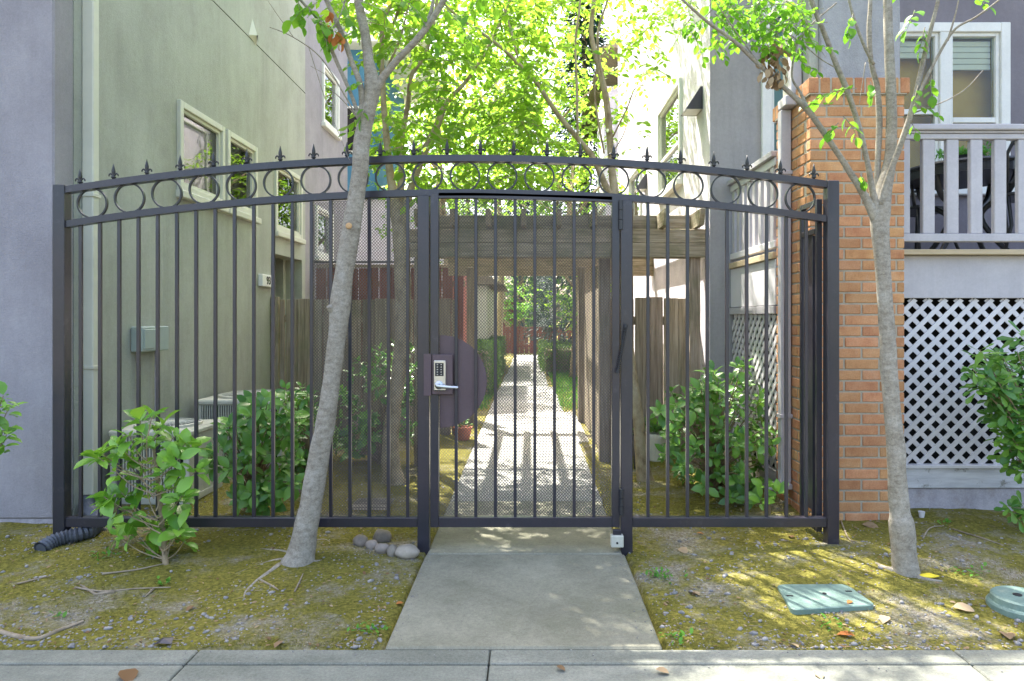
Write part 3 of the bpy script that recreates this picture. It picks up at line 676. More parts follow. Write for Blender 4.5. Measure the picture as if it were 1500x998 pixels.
# utility box with conduits
ub = thing('utility_box', 'grey green utility box with conduits on the left house wall', 'utility box', (LX, 4.96, 1.02))
mb = MB(); mb.box(LX + .001, 4.79, 1.03, LX + .085, 4.97, 1.21, .008); mb.box(LX + .0805, 4.81, 1.05, LX + .092, 4.95, 1.19, .004); part('meter_housing', mb, M['box_grey'], ub)
mb = MB(); mb.box(LX + .001, 4.975, 1.03, LX + .10, 5.12, 1.21, .006); part('cover', mb, M['box_grey'], ub)
for y in (4.85, 5.07):
    mb = MB(); mb.tube([(LX + .03, y, 1.03), (LX + .03, y, .6), (LX + .028, y - .01, .1)], .011, 8); part('conduit', mb, M['trim'], ub, smooth=True)
# house number
hn = thing('house_number_sign', 'small white house number plaque reading 931', 'sign', (LX, 7.23, 1.6))
mb = MB(); mb.box(LX + .001, 7.05, 1.60, LX + .05, 7.40, 1.725, .004); part('plaque', mb, M['white_trim'], hn)
def text_part(s, size, mname, parent, loc, rot, ext=.002):
    cu = bpy.data.curves.new('t', 'FONT'); cu.body = s; cu.size = size; cu.extrude = ext; cu.align_x = 'CENTER'; cu.align_y = 'CENTER'; cu.offset = size * .012
    t = bpy.data.objects.new('t', cu); COL.objects.link(t); dg = bpy.context.evaluated_depsgraph_get(); me = bpy.data.meshes.new_from_object(t.evaluated_get(dg))
    bpy.data.objects.remove(t); me.materials.clear(); me.materials.append(M[mname])
    o = bpy.data.objects.new('numerals', me); COL.objects.link(o); o.parent = parent; o.location = Vector(loc) - wloc(parent); o.rotation_euler = rot
text_part('931', .115, 'black', hn, (LX + .0525, 7.235, 1.66), (rad(90), 0, rad(90)))

# air conditioners
def condenser(x0, y0, x1, y1, z0, z1, label, round_top):
    t = thing('air_conditioner', label, 'air conditioner', ((x0 + x1) / 2, (y0 + y1) / 2, z0), 'air conditioners beside the left house')
    lid = .045
    mb = MB(); mb.box(x0 + .02, y0 + .02, z0 + .03, x1 - .02, y1 - .02, z1 - lid); part('core', mb, M['dark'], t)
    mb = MB(); mb.box(x0 - .01, y0 - .01, z1 - lid, x1 + .01, y1 + .01, z1, .012); top = part('lid', mb, M['ac'], t)
    mb = MB(); mb.box(x0, y0, z0, x1, y1, z0 + .05, .006); part('base_pan', mb, M['ac'], t)
    for (cx, cy) in ((x0, y0), (x1, y0), (x0, y1), (x1, y1)):
        sx = .04 if cx == x0 else -.04; sy = .04 if cy == y0 else -.04
        mb = MB(); mb.box(cx, cy, z0 + .05, cx + sx, cy + sy, z1 - lid, .003); part('corner_post', mb, M['ac'], t)
    if not round_top:
        mb = MB(); mb.box(x1 - .003, y0 + .041, z0 + .05, x1 - .012, y1 - .041, z1 - lid, .001); part('side_panel', mb, M['ac'], t)
    mb = MB(); mb.box(-.0045, -.006, 0, .0045, .006, 1); sl_me = mb.mesh('grille_bar', M['ac'])
    h = z1 - lid - z0 - .05
    for i in range(int((x1 - x0 - .09) / .019)): inst('grille_bar', sl_me, t, (x0 + .05 + i * .019, y0 + .008, z0 + .05), scale=(1, 1, h))
    if round_top:
        for i in range(int((y1 - y0 - .09) / .019)): inst('grille_bar', sl_me, t, (x1 - .008, y0 + .05 + i * .019, z0 + .05), scale=(1, 1, h))
    for k in (.33, .66):
        mb = MB(); mb.box(x0 + .03, y0 + .001, z0 + .05 + h * k - .004, x1 - .03, y0 + .006, z0 + .05 + h * k + .004); part('grille_band', mb, M['ac'], t)
    cx, cy = (x0 + x1) / 2, (y0 + y1) / 2; r = min(x1 - x0, y1 - y0) * .40
    mb = MB(); mb.lathe([(r * 1.08, 0), (r * 1.08, .014), (r, .018), (r * .98, .004), (r * .98, .0)], 32, (cx, cy, z1 + .001)); fan = part('fan_ring', mb, M['ac'], top, smooth=False)
    mb = MB(); mb.lathe([(r * .96, 0), (r * .96, .002)], 32, (cx, cy, z1 + .003)); part('fan_opening', mb, M['dark'], top)
    mb = MB()
    for k in range(30):
        a = 2 * math.pi * k / 30; mb.tube([(cx + r * .15 * math.cos(a), cy + r * .15 * math.sin(a), z1 + .022), (cx + r * 1.0 * math.cos(a), cy + r * 1.0 * math.sin(a), z1 + .014)], .0022, 4)
    for q in (.3, .55, .8):
        mb.tube([(cx + r * q * math.cos(a), cy + r * q * math.sin(a), z1 + .02) for a in np.linspace(0, 2 * math.pi, 30)], .0022, 4)
    mb.lathe([(r * .18, .012), (r * .16, .026), (.01, .03)], 16, (cx, cy, z1)); part('fan_guard', mb, M['ac'], top)
condenser(-2.74, 4.46, -2.22, 4.95, H(-2.5, 4.6) - .01, .535, 'smaller flat topped beige air conditioner behind the front shrub', False)
condenser(-2.72, 5.58, -2.02, 6.28, H(-2.4, 5.9) - .01, .60, 'larger beige air conditioner with round fan grille nearer the wood fence', True)

# corrugated drain hose
pts = [P(126, 728, 4.33), P(130, 745, 4.2), gp(142, 770, .045), gp(138, 784, .042), gp(120, 792, .04), gp(95, 797, .036), gp(75, 802, .026), gp(58, 808, .008)]
p, r = spline(pts, [.043] * 8, 120); mb = MB(); q_ = [p[0]]
for v in p:
    if (v - q_[-1]).length > .0095: q_.append(v)
p = q_
mb.tube(p, [.035 + (.006 if i % 2 else -.003) for i in range(len(p))], 16, cap=False); mb.tube(p, .029, 12)
solo('drain_hose', mb, M['pipe'], 'black corrugated drain hose curling out under the left fence post', 'hose', pts[3])

# lavender neighbour further along on the left
nb = thing('lavender_house', 'lavender stucco house beyond the grey green wall on the left', 'house', (-4, 10, 0))
NW = [(9.3, 10.05, 3.95, 4.75), (9.0, 9.75, 2.1, 2.75)]
mb = MB(); wall_holes_x(mb, LX - .22, LX - .02, 8.60, 10.6, -.1, 6.3, NW); part('side_wall', mb, M['stucco_lav'], nb)
mb = MB(); mb.box(-9, 10.4, -.1, LX - .2205, 10.6, 6.3); part('back_wall', mb, M['stucco_lav'], nb)
for h in NW: win_x(nb, *h, LX - .02, 1, back='teal_room')
# blue and white house behind it
bh = thing('blue_house', 'house with blue upper wall and white lower wall behind the leaning tree', 'house', (-2.6, 13, 0))
mb = MB(); mb.box(-6, 13.0, 3.55, -2.92, 16, 6.4, .02); part('upper_wall', mb, M['blue_wall'], bh)
mb = MB(); mb.box(-6, 13.1, -.1, -1.75, 16, 3.55); part('lower_wall', mb, M['stucco_white'], bh)
mb = MB(); mb.prism([(-6.4, 6.38), (-1.9, 6.38), (-4.2, 7.5)], 12.6, 16.3); part('roof', mb, M['white_trim'], bh)
mb = MB(); mb.box(-3.5, 12.97, 4.4, -3.05, 13.02, 5.3, .01); bw = part('window', mb, M['white_trim'], bh); mb = MB(); mb.box(-3.45, 12.955, 4.45, -3.1, 12.968, 5.25); part('pane', mb, M['dark'], bw)

# ================================================================== FENCES, PERGOLA
def board_fence(name, label, x0, x1, y, z1, m, w_=.135, gap=.006, z0=-.05, th=.02, jitter=.01):
    t = thing(name, label, 'fence', ((x0 + x1) / 2, y, 0))
    mb = MB(); mb.box(0, -th / 2, 0, w_, th / 2, 1, .003); me = mb.mesh('board', M[m]); x = x0
    while x < x1 - .02:
        ww = min(w_, x1 - x) * R.uniform(.93, 1)
        inst('board', me, t, (x, y + R.uniform(-.003, .003), z0), rot=(0, R.uniform(-.004, .004), 0), scale=(ww / w_, 1, z1 - z0 + R.uniform(-jitter, jitter)))
        x += ww + gap * R.uniform(.5, 2)
    for z in (z0 + .3, z1 - .25):
        mb = MB(); mb.box(x0, y + th / 2 + .004, z, x1, y + th / 2 + .04, z + .08, .003); part('rail', mb, M['wood_beam'], t)
    return t
lf = board_fence('wood_fence', 'weathered grey board fence between the left house and the walkway', LX + .01, -.80, 7.45, 1.475, 'wood_grey')
mb = MB(); mb.box(LX + .005, 7.38, -.1, LX + .09, 7.43, 1.50, .004); part('end_post', mb, M['wood_grey'], lf)
mb = MB(); mb.box(-.79, 7.4, -.1, -.70, 7.5, 1.9, .004)
board_fence('wood_fence', 'weathered board fence section on the right under the pergola', .70, 1.52, 6.3, 1.455, 'wood_grey', gap=.004)
rf = board_fence('red_fence', 'taller red stained board fence behind the left wood fence', LX + .02, -.84, 8.95, 1.93, 'wood_red')
mb = MB(); mb.box(LX + .02, 8.93, 1.93, -.84, 8.99, 1.97, .003); part('cap', mb, M['wood_beam'], rf)
mb = MB(); mb.tube([(LX, 8.9, 2.0), (-1.3, 8.9, 2.0)], .014, 6); part('top_rail', mb, M['finial'], rf)
pkf = thing('sunlit_fence', 'red board panel with sunlight put into its pale colour just left of the walkway beyond the pergola', 'fence', (-.95, 10.2, 0))
for i in range(3):
    mb = MB(); mb.box(-1.14 + i * .12, 10.2, -.05, -1.026 + i * .12, 10.22, 1.92, .003); part('board', mb, M['wood_pink'], pkf)
perg = thing('pergola', 'weathered wooden pergola over the walkway behind the gate', 'pergola', (.25, 7, 0))
PY0, PY1 = 5.85, 8.45; ZB0, ZB1 = 1.79, 2.03
for y, xa, xb in ((PY0, -1.02, 1.52), (PY0 + .14, -1.0, 1.50), (PY1, -1.0, 1.54)):
    mb = MB(); mb.box(xa, y - .02, ZB0, xb, y + .02, ZB0 + .122, .004); part('beam', mb, M['wood_beam'], perg)
    mb = MB(); mb.box(xa, y - .018, ZB0 + .124, xb, y + .02, ZB1, .004); part('beam', mb, M['wood_beam'], perg)
for i in range(9):
    x = -.93 + i * .295
    mb = MB(); mb.prism([(5.62, ZB1 + .10), (5.66, ZB1 + .012), (PY0 + .2, ZB1 + .002), (8.75, ZB1 + .002), (8.75, ZB1 + .14), (5.62, ZB1 + .14)], x - .02, x + .02, axis='X')
    part('rafter', mb, M['wood_raft'], perg)
for i in range(8):
    x = -.93 + i * .295; mb = MB(); mb.box(x + .022, 5.97, ZB1 + .003, x + .273, 6.005, ZB1 + .138, .003); part('blocking', mb, M['wood_beam'], perg)
mb = MB(); mb.box(-.98, 6.3, ZB1 + .142, 1.5, 6.34, ZB1 + .18, .003); part('cross_batten', mb, M['wood_beam'], perg)
for (x0, x1, y0, y1, z) in ((1.385, 1.475, 5.875, 5.965, ZB0), (.625, .72, 6.05, 6.15, ZB0 + .1), (.60, .69, 8.3, 8.40, ZB0 + .1), (-.76, -.67, 8.3, 8.4, ZB0 + .1), (-.735, -.645, 5.875, 5.965, ZB0), (1.18, 1.27, 8.3, 8.4, ZB0 + .1)):
    if x0 == -.735: x0, x1 = -.99, -.90
    mb = MB(); mb.box(x0, y0, -.1, x1, y1, z, .005); part('post', mb, M['wood_grey'], perg)
# side screen of upright boards along the walkway
for i in range(13):
    y = 6.22 + i * .16; mb = MB(); mb.box(.665, y, .02, .685, y + .135, 1.78 + R.uniform(-.02, .02), .003); part('screen_board', mb, M['wood_grey'], perg)

# ================================================================== RIGHT BUILDING
PXL, PXR, PYF, PYB = 1.706, 2.277, 4.14, 4.71; PZT = 2.67
pil = thing('brick_pillar', 'square orange brick pillar at the right end of the iron fence', 'pillar', ((PXL + PXR) / 2, (PYF + PYB) / 2, 0))
mb = MB(); mb.box(PXL + .005, PYF + .005, -.1, PXR - .005, PYB - .005, PZT - .01); part('mortar_core', mb, M['mortar'], pil)
course, jt = .0667, .011; nb_c = int((PZT - .03) / course)
BL = (PXR - PXL + jt) / 2.75
mbk = MB(); mbk.box(-.5, 0, 0, .5, .06, course - jt, .003)
brick_cache = {}
def brick_me(L, D):
    k = (round(L, 3), round(D, 3))
    if k not in brick_cache:
        b_ = MB(); b_.box(-L / 2, 0, 0, L / 2, D, course - jt, .0035); brick_cache[k] = b_.mesh('brick', M['brick'])
    return brick_cache[k]
W_ = PXR - PXL
nbr = 0
for c_ in range(nb_c):
    z = .028 + c_ * course
    segs = []; half = BL * .5
    x = 0; first = (BL if c_ % 2 == 0 else half)
    cuts = [0]; q = first
    while q < W_ - .03: cuts.append(q); q += BL
    cuts.append(W_ + jt)
    for i in range(len(cuts) - 1):
        a, b = cuts[i], cuts[i + 1] - jt; L_ = b - a
        inst('brick', brick_me(L_, .06), pil, (PXL + (a + b) / 2, PYF + R.uniform(-.0015, .0015), z)); nbr += 1
    # left flank; returns start behind the front bricks
    cuts = [.061 + jt]; q = (BL if c_ % 2 else half) + .0
    while q < W_ - .03: cuts.append(q); q += BL
    cuts.append(W_ + jt)
    for i in range(len(cuts) - 1):
        a, b = cuts[i], cuts[i + 1] - jt; L_ = b - a
        if L_ < .03: continue
        inst('brick', brick_me(L_, .06), pil, (PXL + R.uniform(-.001, .001), PYF + (a + b) / 2, z), rot=(0, 0, rad(-90))); nbr += 1
mb = MB()
nz_ = nb_c * course + .028
sol = 9
for i in range(sol):
    L_ = (W_ + .05) / sol; a = PXL - .012 + i * L_
    mb = MB(); mb.box(a, PYF - .014, nz_ + .002, a + L_ - jt, PYF + .09, nz_ + .095, .004); part('cap_brick', mb, M['brick'], pil)
for i in range(sol - 1):
    L_ = (W_ - .05) / (sol - 1); a = PYF + .10 + i * L_
    mb = MB(); mb.box(PXL - .012, a, nz_ + .002, PXL + .09, a + L_ - jt, nz_ + .095, .004); part('cap_brick', mb, M['brick'], pil)
mb = MB(); mb.box(PXL - .01, PYF - .01, nz_ - .005, PXR + .01, PYB, nz_ + .088); part('mortar_cap', mb, M['mortar'], pil)

rb = thing('porch_house', 'grey house with raised porch right of the brick pillar', 'house', (3.5, 6, 0))
RX, RY = 1.537, 5.80
ztop = 8.0
PZ = nz_ + .096
mb = MB(); mb.box(1.80, PYF + .06, PZ, 2.285, PYB - .02, ztop, .006); part('column', mb, M['stucco_grey'], rb)
mb = MB(); mb.box(1.742, PYF + .10, PZ, 1.7995, PYB - .02, ztop, .004); part('column_side', mb, M['stucco_green'], rb)
# wall behind the porch with two windows
WR = (2.93, 4.06, 2.40, 3.76)      # right double window  x0,x1,z0,z1
WL = (1.98, 2.62, 2.10, 3.95)
WC = (4.42, 5.0, 1.8, 3.35)
mb = MB(); wall_holes_y(mb, RY, RY + .15, RX + .001, 2.3, -.1, ztop, [(WL[0], 2.3, WL[2], WL[3])]); part('front_wall', mb, M['stucco_warm'], rb)
mb = MB(); wall_holes_y(mb, RY + .002, RY + .15, 2.3, 9, -.1, ztop, [WR, (2.3, WL[1], WL[2], WL[3]), WC]); part('front_wall', mb, M['purple_wall'], rb)
def win_y(parent, x0, x1, z0, z1, Y, fr=.07, mull=None, meet=None, frame='white_trim', inner=None):
    f = MB(); a, b = Y - .035, Y + .10
    f.box(x0 - .01, a, z0 - .01, x0 + fr, b, z1 + .01, .005); f.box(x1 - fr, a, z0 - .01, x1 + .01, b, z1 + .01, .005)
    f.box(x0 + fr + .0005, a + .001, z1 - fr, x1 - fr - .0005, b, z1 + .009, .005); f.box(x0 + fr + .0005, a + .001, z0 - .009, x1 - fr - .0005, b, z0 + fr, .005)
    w_ = part('window', f, M[frame], parent)
    xs = [x0 + fr] + ([mull] if mull else []) + [x1 - fr]
    if mull:
        g = MB(); g.box(mull - .045, a + .003, z0 + fr + .0005, mull + .045, b, z1 - fr - .0005, .004); part('mullion', g, M[frame], w_)
    for i in range(len(xs) - 1):
        u0 = xs[i] + (.0455 if (mull and i == 1) else 0); u1 = xs[i + 1] - (.0455 if (mull and i == 0) else 0)
        mz = meet[i] if meet else None
        s = .03; g = MB(); c_, d_ = Y - .01, Y + .05
        g.box(u0, c_, z0 + fr, u0 + s, d_, z1 - fr, .003); g.box(u1 - s, c_, z0 + fr, u1, d_, z1 - fr, .003)
        g.box(u0 + s, c_, z1 - fr - s, u1 - s, d_, z1 - fr, .003); g.box(u0 + s, c_, z0 + fr, u1 - s, d_, z0 + fr + s, .003)
        if mz: g.box(u0 + s, c_ + .001, mz - .022, u1 - s, d_, mz + .022, .003)
        part('sash', g, M[frame], w_)
        g = MB(); g.box(u0 + s, Y + .018, z0 + fr + s, u1 - s, Y + .023, z1 - fr - s); part('pane', g, M['glass'], w_)
    g = MB(); g.box(x0 - .2, Y + .17, z0 - .2, x1 + .2, Y + .19, z1 + .2); part('room_interior', g, M[inner or 'curtain'], w_)
    return w_
w1 = win_y(rb, *WR, RY, mull=3.52, meet=(3.02, 2.95))
for k, (u0, u1) in enumerate(((3.03, 3.44), (3.60, 3.96))):
    for j in range(5 if k else 3):
        g = MB(); g.box(u0, RY + .06, 3.60 - j * .05, u1, RY + .08, 3.645 - j * .05, .003); part('blind_slat', g, M['blind'], w1)
w2 = win_y(rb, *WL, RY, meet=(2.95,), inner='teal_room')
win_y(rb, *WC, RY, meet=(2.6,))
# window sill ledge under right window
mb = MB(); mb.box(WR[0] - .05, RY - .06, WR[2] - .09, WR[1] + .05, RY + .0, WR[2] - .012, .006); part('sill', mb, M['white_trim'], rb)
# sunlit side wall
SWH = [(6.86, 8.05, 2.68, 3.68), (9.3, 10.4, 2.2, 3.4)]
mb = MB(); wall_holes_x(mb, RX, RX + .2, RY + .2005, 11.8, -.1, ztop, SWH); mb.box(RX + .002, RY + .0005, -.1, RX + .0, RY + .2, ztop) if False else None
part('side_wall', mb, M['stucco_white'], rb)
mb = MB(); mb.box(RX, RY, -.1, RX + .0008, RY + .2, ztop); part('side_wall_end', mb, M['stucco_white'], rb)
for i_, h in enumerate(SWH): win_x(rb, *h, RX, -1, back='teal_room', split=(h[2] + h[3]) / 2 - .1, frame='white_trim')
mb = MB(); mb.box(RX + .2, 11.6, -.1, 9, 11.8, ztop); part('back_wall', mb, M['stucco_white'], rb)
mb = MB(); mb.box(RX + .2, RY + .2, ztop - .1, 9, 11.6, ztop); part('roof', mb, M['stucco_white'], rb)
# porch deck, fascia, skirt (X from pillar to beyond the frame)
DX1 = 5.6; LYP = 4.37
def fpz(py, Y): return EYE - (py - CY) * Y / F
zs = fpz(374, 4.33)
mb = MB(); mb.box(PXR + .003, 4.28, zs, DX1, 4.40, zs + .033, .004); part('deck_edge', mb, M['wood_tan'], rb)
mb = MB(); mb.box(PXR - .3, 4.41, zs - .03, DX1, RY - .002, zs + .02); mb.box(PXL + .03, PYB + .002, zs - .03, PXR - .301, RY - .002, zs + .02); part('deck_floor', mb, M['stucco_warm'], rb)
mb = MB(); mb.box(PXR + .003, 4.345, fpz(437, 4.35), DX1, 4.375, zs - .002, .003); part('fascia', mb, M['trim'], rb)
zl1, zl0 = fpz(438, LYP), fpz(682, LYP)
mb = MB(); mb.box(PXR + .003, 4.352, fpz(715, 4.36), DX1, 4.39, fpz(686, 4.36), .004); part('skirt_board', mb, M['peeling'], rb)
mb = MB(); mb.box(PXR + .003, 4.335, fpz(686, 4.35) + .001, DX1, 4.40, fpz(681, 4.35), .002); part('lattice_rail', mb, M['lattice'], rb)
mb = MB(); mb.box(PXR + .003, 4.37, -.1, DX1, 4.46, fpz(716, 4.37), .006); part('footing', mb, M['footing'], rb)
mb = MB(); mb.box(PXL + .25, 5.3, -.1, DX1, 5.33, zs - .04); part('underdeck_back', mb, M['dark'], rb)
# lattice strips
def clip_diag(u0, u1, v0, v1, c, s):
    """line v = s*u + c clipped to the rectangle"""
    pts = []
    for u in (u0, u1):
        v = s * u + c
        if v0 - 1e-9 <= v <= v1 + 1e-9: pts.append((u, v))
    for v in (v0, v1):
        u = (v - c) / s
        if u0 - 1e-9 <= u <= u1 + 1e-9: pts.append((u, v))
    if len(pts) < 2: return None
    pts.sort(); a, b = pts[0], pts[-1]
    return (a, b) if (b[0] - a[0]) > .03 else None
def lattice(parent, u0, u1, v0, v1, pitch, wid, place, m, limit=999):
    n = 0
    for s, lay in ((1, 0), (-1, 1)):
        c = (v0 - s * (u1 if s > 0 else u0)) ; cmax = (v1 - s * (u0 if s > 0 else u1))
        c += pitch * .35
        while c < cmax:
            r_ = clip_diag(u0, u1, v0, v1, c, s)
            if r_:
                (a, b), (e, f_) = r_; d_ = Vector((e - a, f_ - b)).normalized(); nn = Vector((-d_.y, d_.x)) * wid / 2
                poly = [(a - nn.x, b - nn.y), (e - nn.x, f_ - nn.y), (e + nn.x, f_ + nn.y), (a + nn.x, b + nn.y)]
                # keep the ends inside the frame
                poly = [(min(max(u, u0 - .004), u1 + .004), min(max(v, v0 - .004), v1 + .004)) for u, v in poly]
                mb = MB(); place(mb, poly, lay); part('lattice_strip', mb, M[m], parent); n += 1
            c += pitch
    return n
lattice(rb, PXR + .01, 4.2, zl0, zl1, .0985, .034, lambda mb, poly, lay: mb.prism(poly, LYP - .002 + lay * .0075, LYP + .005 + lay * .0075), 'lattice')
mb = MB(); mb.box(4.204, LYP - .01, zl0, DX1, LYP + .02, zl1); part('skirt_panel', mb, M['lattice'], rb)
# side lattice of the porch
slat = rb
SL0, SL1 = PYB + .02, RY - .02
lattice(slat, SL0, SL1, .22, 1.30, .0985, .04, lambda mb, poly, lay: mb.prism(poly, PXL + .02 - lay * .0075, PXL + .027 - lay * .0075, axis='X'), 'lattice')
mb = MB(); mb.box(PXL - .0, SL0, 1.36, PXL + .03, SL1, 1.68, .003); part('fascia', mb, M['lattice'], slat)
mb = MB(); mb.box(PXL - .012, SL0, 1.30, PXL + .03, SL1, 1.355, .003); part('lattice_rail', mb, M['trim'], slat)
mb = MB(); mb.box(PXL - .02, SL0, 1.683, PXL + .05, SL1, 1.73, .003); part('deck_edge', mb, M['wood_tan'], slat)
mb = MB(); mb.box(PXL - .005, SL0, 1.76, PXL + .045, SL1, 1.81, .003); part('bottom_rail', mb, M['lattice'], slat)
mb = MB(); mb.box(PXL - .03, SL0, 2.39, PXL + .07, SL1, 2.43, .004); part('hand_rail', mb, M['trim'], slat)
mb = MB(); mb.box(PXL - .002, SL0, 2.33, PXL + .042, SL1, 2.388, .004); part('top_rail', mb, M['lattice'], slat)
y = SL0 + .05
while y < SL1 - .05:
    mb = MB(); mb.box(PXL + .005, y, 1.811, PXL + .035, y + .065, 2.329, .003); part('baluster', mb, M['trim'], slat); y += .13
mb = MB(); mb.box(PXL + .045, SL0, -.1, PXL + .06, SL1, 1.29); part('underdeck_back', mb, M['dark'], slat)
mb = MB(); mb.box(PXL + .0, SL0, -.1, PXL + .04, SL1, .21, .004); part('footing', mb, M['footing'], slat)
# front railing
ZR0, ZR1 = fpz(354.5, 4.3), fpz(343, 4.3); ZT0, ZT1 = fpz(205, 4.3), fpz(184.5, 4.3)
mb = MB(); mb.box(PXR + .003, 4.275, ZR0, DX1, 4.335, ZR1, .004); part('bottom_rail', mb, M['trim'], rb)
mb = MB(); mb.box(PXR + .003, 4.28, ZT0, DX1, 4.33, fpz(197, 4.3), .004); part('top_rail', mb, M['trim'], rb)
mb = MB(); mb.box(PXR + .003, 4.27, fpz(196.7, 4.3), DX1, 4.34, fpz(193.5, 4.3), .003); part('top_rail', mb, M['trim'], rb)
mb = MB(); mb.box(PXR + .003, 4.25, fpz(193.2, 4.3), DX1, 4.36, ZT1, .006); part('hand_rail', mb, M['trim'], rb)
for i in range(-1, 22):
    a = (1350 - 775 + 34.9 * i) * 4.3 / F; b = a + .076
    if i == -1: a = PXR + .004; b = (1331.5 - 775) * 4.3 / F
    mb = MB(); mb.box(a, 4.285, ZR1 + .001, b, 4.322, ZT0 - .001, .004); part('baluster', mb, M['trim'], rb)
for i in range(3):
    mb = MB(); mb.box(3.0 + i * 1.1, 4.29, zs + .034, 3.06 + i * 1.1, 4.32, ZR0 - .001); part('foot_block', mb, M['trim'], rb) if i > 1 else None
# downspout at the pillar with elbow
dsp = MB(); X0, X1 = 1.632, 1.700
dsp.box(X0, 4.42, .20, X1, 4.485, 2.62, .006); dsp.box(X0 - .008, 4.412, .62, X1 + .006, 4.493, .645, .002); dsp.box(X0 - .008, 4.412, 2.2, X1 + .004, 4.493, 2.225, .002)
dsp.box(X0 + .0, 4.42, 2.621, 1.80, 4.485, 2.69, .006) if False else None
dsp.box(X0, 4.34, 2.625, X1 + .01, 4.485, 2.69, .006)
dsp.box(1.668, 4.335, 2.695, 1.735, 4.40, 8.0, .006)
dsp.box(X0 - .09, 4.40, .16, X1, 4.48, .198, .006)
part('downspout', dsp, M['trim'], rb)

# wall sconces on the sunlit wall
def sconce(y, z, label, s=1.0):
    t = thing('wall_sconce', label, 'sconce', (RX, y, z), 'wedge wall lights on the sunlit wall')
    mb = MB(); vs = [(RX, y - .11 * s, z), (RX - .15 * s, y - .11 * s, z), (RX - .02, y - .11 * s, z + .2 * s), (RX, y - .11 * s, z + .2 * s)]
    vs += [(v[0], y + .11 * s, v[2]) for v in vs]
    mb.add(vs, [(0, 1, 2, 3), (7, 6, 5, 4), (1, 5, 6, 2), (2, 6, 7, 3), (0, 3, 7, 4)]); part('hood', mb, M['metal'], t)
    mb = MB(); mb.box(RX - .14 * s, y - .10 * s, z + .002, RX - .004, y + .10 * s, z + .012); part('diffuser', mb, M['white_trim'], t)
sconce(6.15, 3.12, 'dark wedge wall light high beside the window on the sunlit wall')
sconce(9.0, 2.95, 'smaller looking wedge wall light seen through the fence rings')

# porch furniture
def bistro(x, y, z):
    t = thing('patio_table', 'black cast metal patio table behind the porch railing', 'table', (x, y, z))
    mb = MB(); mb.lathe([(.02, .66), (.40, .66), (.41, .675), (.40, .69), (.02, .69)], 28, (x, y, z)); part('table_top', mb, M['finial'], t)
    mb = MB(); mb.lathe([(.385, .60), (.395, .60), (.395, .659), (.385, .659)], 28, (x, y, z)); part('apron', mb, M['finial'], t)
    for k in range(4):
        a = k * math.pi / 2 + .5; dx, dy = math.cos(a), math.sin(a)
        p, r = spline([(x + dx * .36, y + dy * .36, z + .64), (x + dx * .30, y + dy * .30, z + .48), (x + dx * .12, y + dy * .12, z + .34), (x + dx * .20, y + dy * .20, z + .16), (x + dx * .34, y + dy * .34, z + .01)], [.02, .022, .018, .02, .016], 5)
        mb = MB(); mb.tube(p, r, 8); part('leg', mb, M['finial'], t, smooth=True)
def chair(x, y, z, rz, label):
    t = thing('patio_chair', label, 'chair', (x, y, z), 'black patio chairs on the porch')
    Mx = Matrix.Translation((x, y, z)) @ Matrix.Rotation(rz, 4, 'Z')
    mb = MB(); mb.box(-.21, -.2, .42, .21, .2, .445, .008, Mx); part('seat', mb, M['finial'], t)
    mb = MB()
    def T(ps, r): mb.tube([Mx @ Vector(q) for q in ps], r, 6)
    T([(-.2, .2, .44), (-.2, .24, .7), (-.12, .26, .88), (0, .265, .92), (.12, .26, .88), (.2, .24, .7), (.2, .2, .44)], .012)
    part('back_frame', mb, M['finial'], t, smooth=True); mb = MB()
    for i in range(-3, 4):
        T([(i * .06 - .12 if i > -1 else -.18, .235, .5), (min(.18, i * .06 + .2), .255, .82)], .007); T([(min(.18, i * .06 + .16), .235, .5), (max(-.18, i * .06 - .2), .255, .82)], .007)
    part('back_lattice', mb, M['finial'], t)
    for sx in (-1, 1):
        for sy in (-1, 1):
            mb = MB(); T([(sx * .19, sy * .18, .42), (sx * .17, sy * .17, .22), (sx * .22, sy * .23, 0)], .013); part('leg', mb, M['finial'], t, smooth=True)
        mb = MB(); T([(sx * .21, .22, .64), (sx * .23, .0, .66), (sx * .23, -.16, .62), (sx * .2, -.16, .43)], .011); part('armrest', mb, M['finial'], t, smooth=True)
DZ = zs + .02
bistro(3.22, 5.05, DZ)
chair(3.10, 5.45, DZ, .3, 'black lattice back patio chair behind the patio table')
chair(3.55, 4.75, DZ, 2.6, 'black lattice back patio chair nearest the porch railing')
chair(2.62, 5.35, DZ - .0, 1.4, 'black patio chair close to the brick pillar')
t = thing('potted_plant', 'small bright green plant on the patio table', 'plant', (3.22, 5.05, DZ + .69))
mb = MB(); mb.lathe([(.10, 0), (.13, .07), (.135, .075), (.12, .07)], 16, (3.22, 5.05, DZ + .691)); part('bowl', mb, M['finial'], t)
xf = []
for i in range(260):
    a = R.uniform(0, 6.28); q = R.uniform(0, .2); xf.append(lx((3.22 + q * math.cos(a), 5.05 + q * math.sin(a), DZ + .75 + R.uniform(0, .07)), rv(1) + Vector((0, 0, .8)), rv(1), R.uniform(.03, .05)))
leaves(t, 'oval', xf, M['weed'])

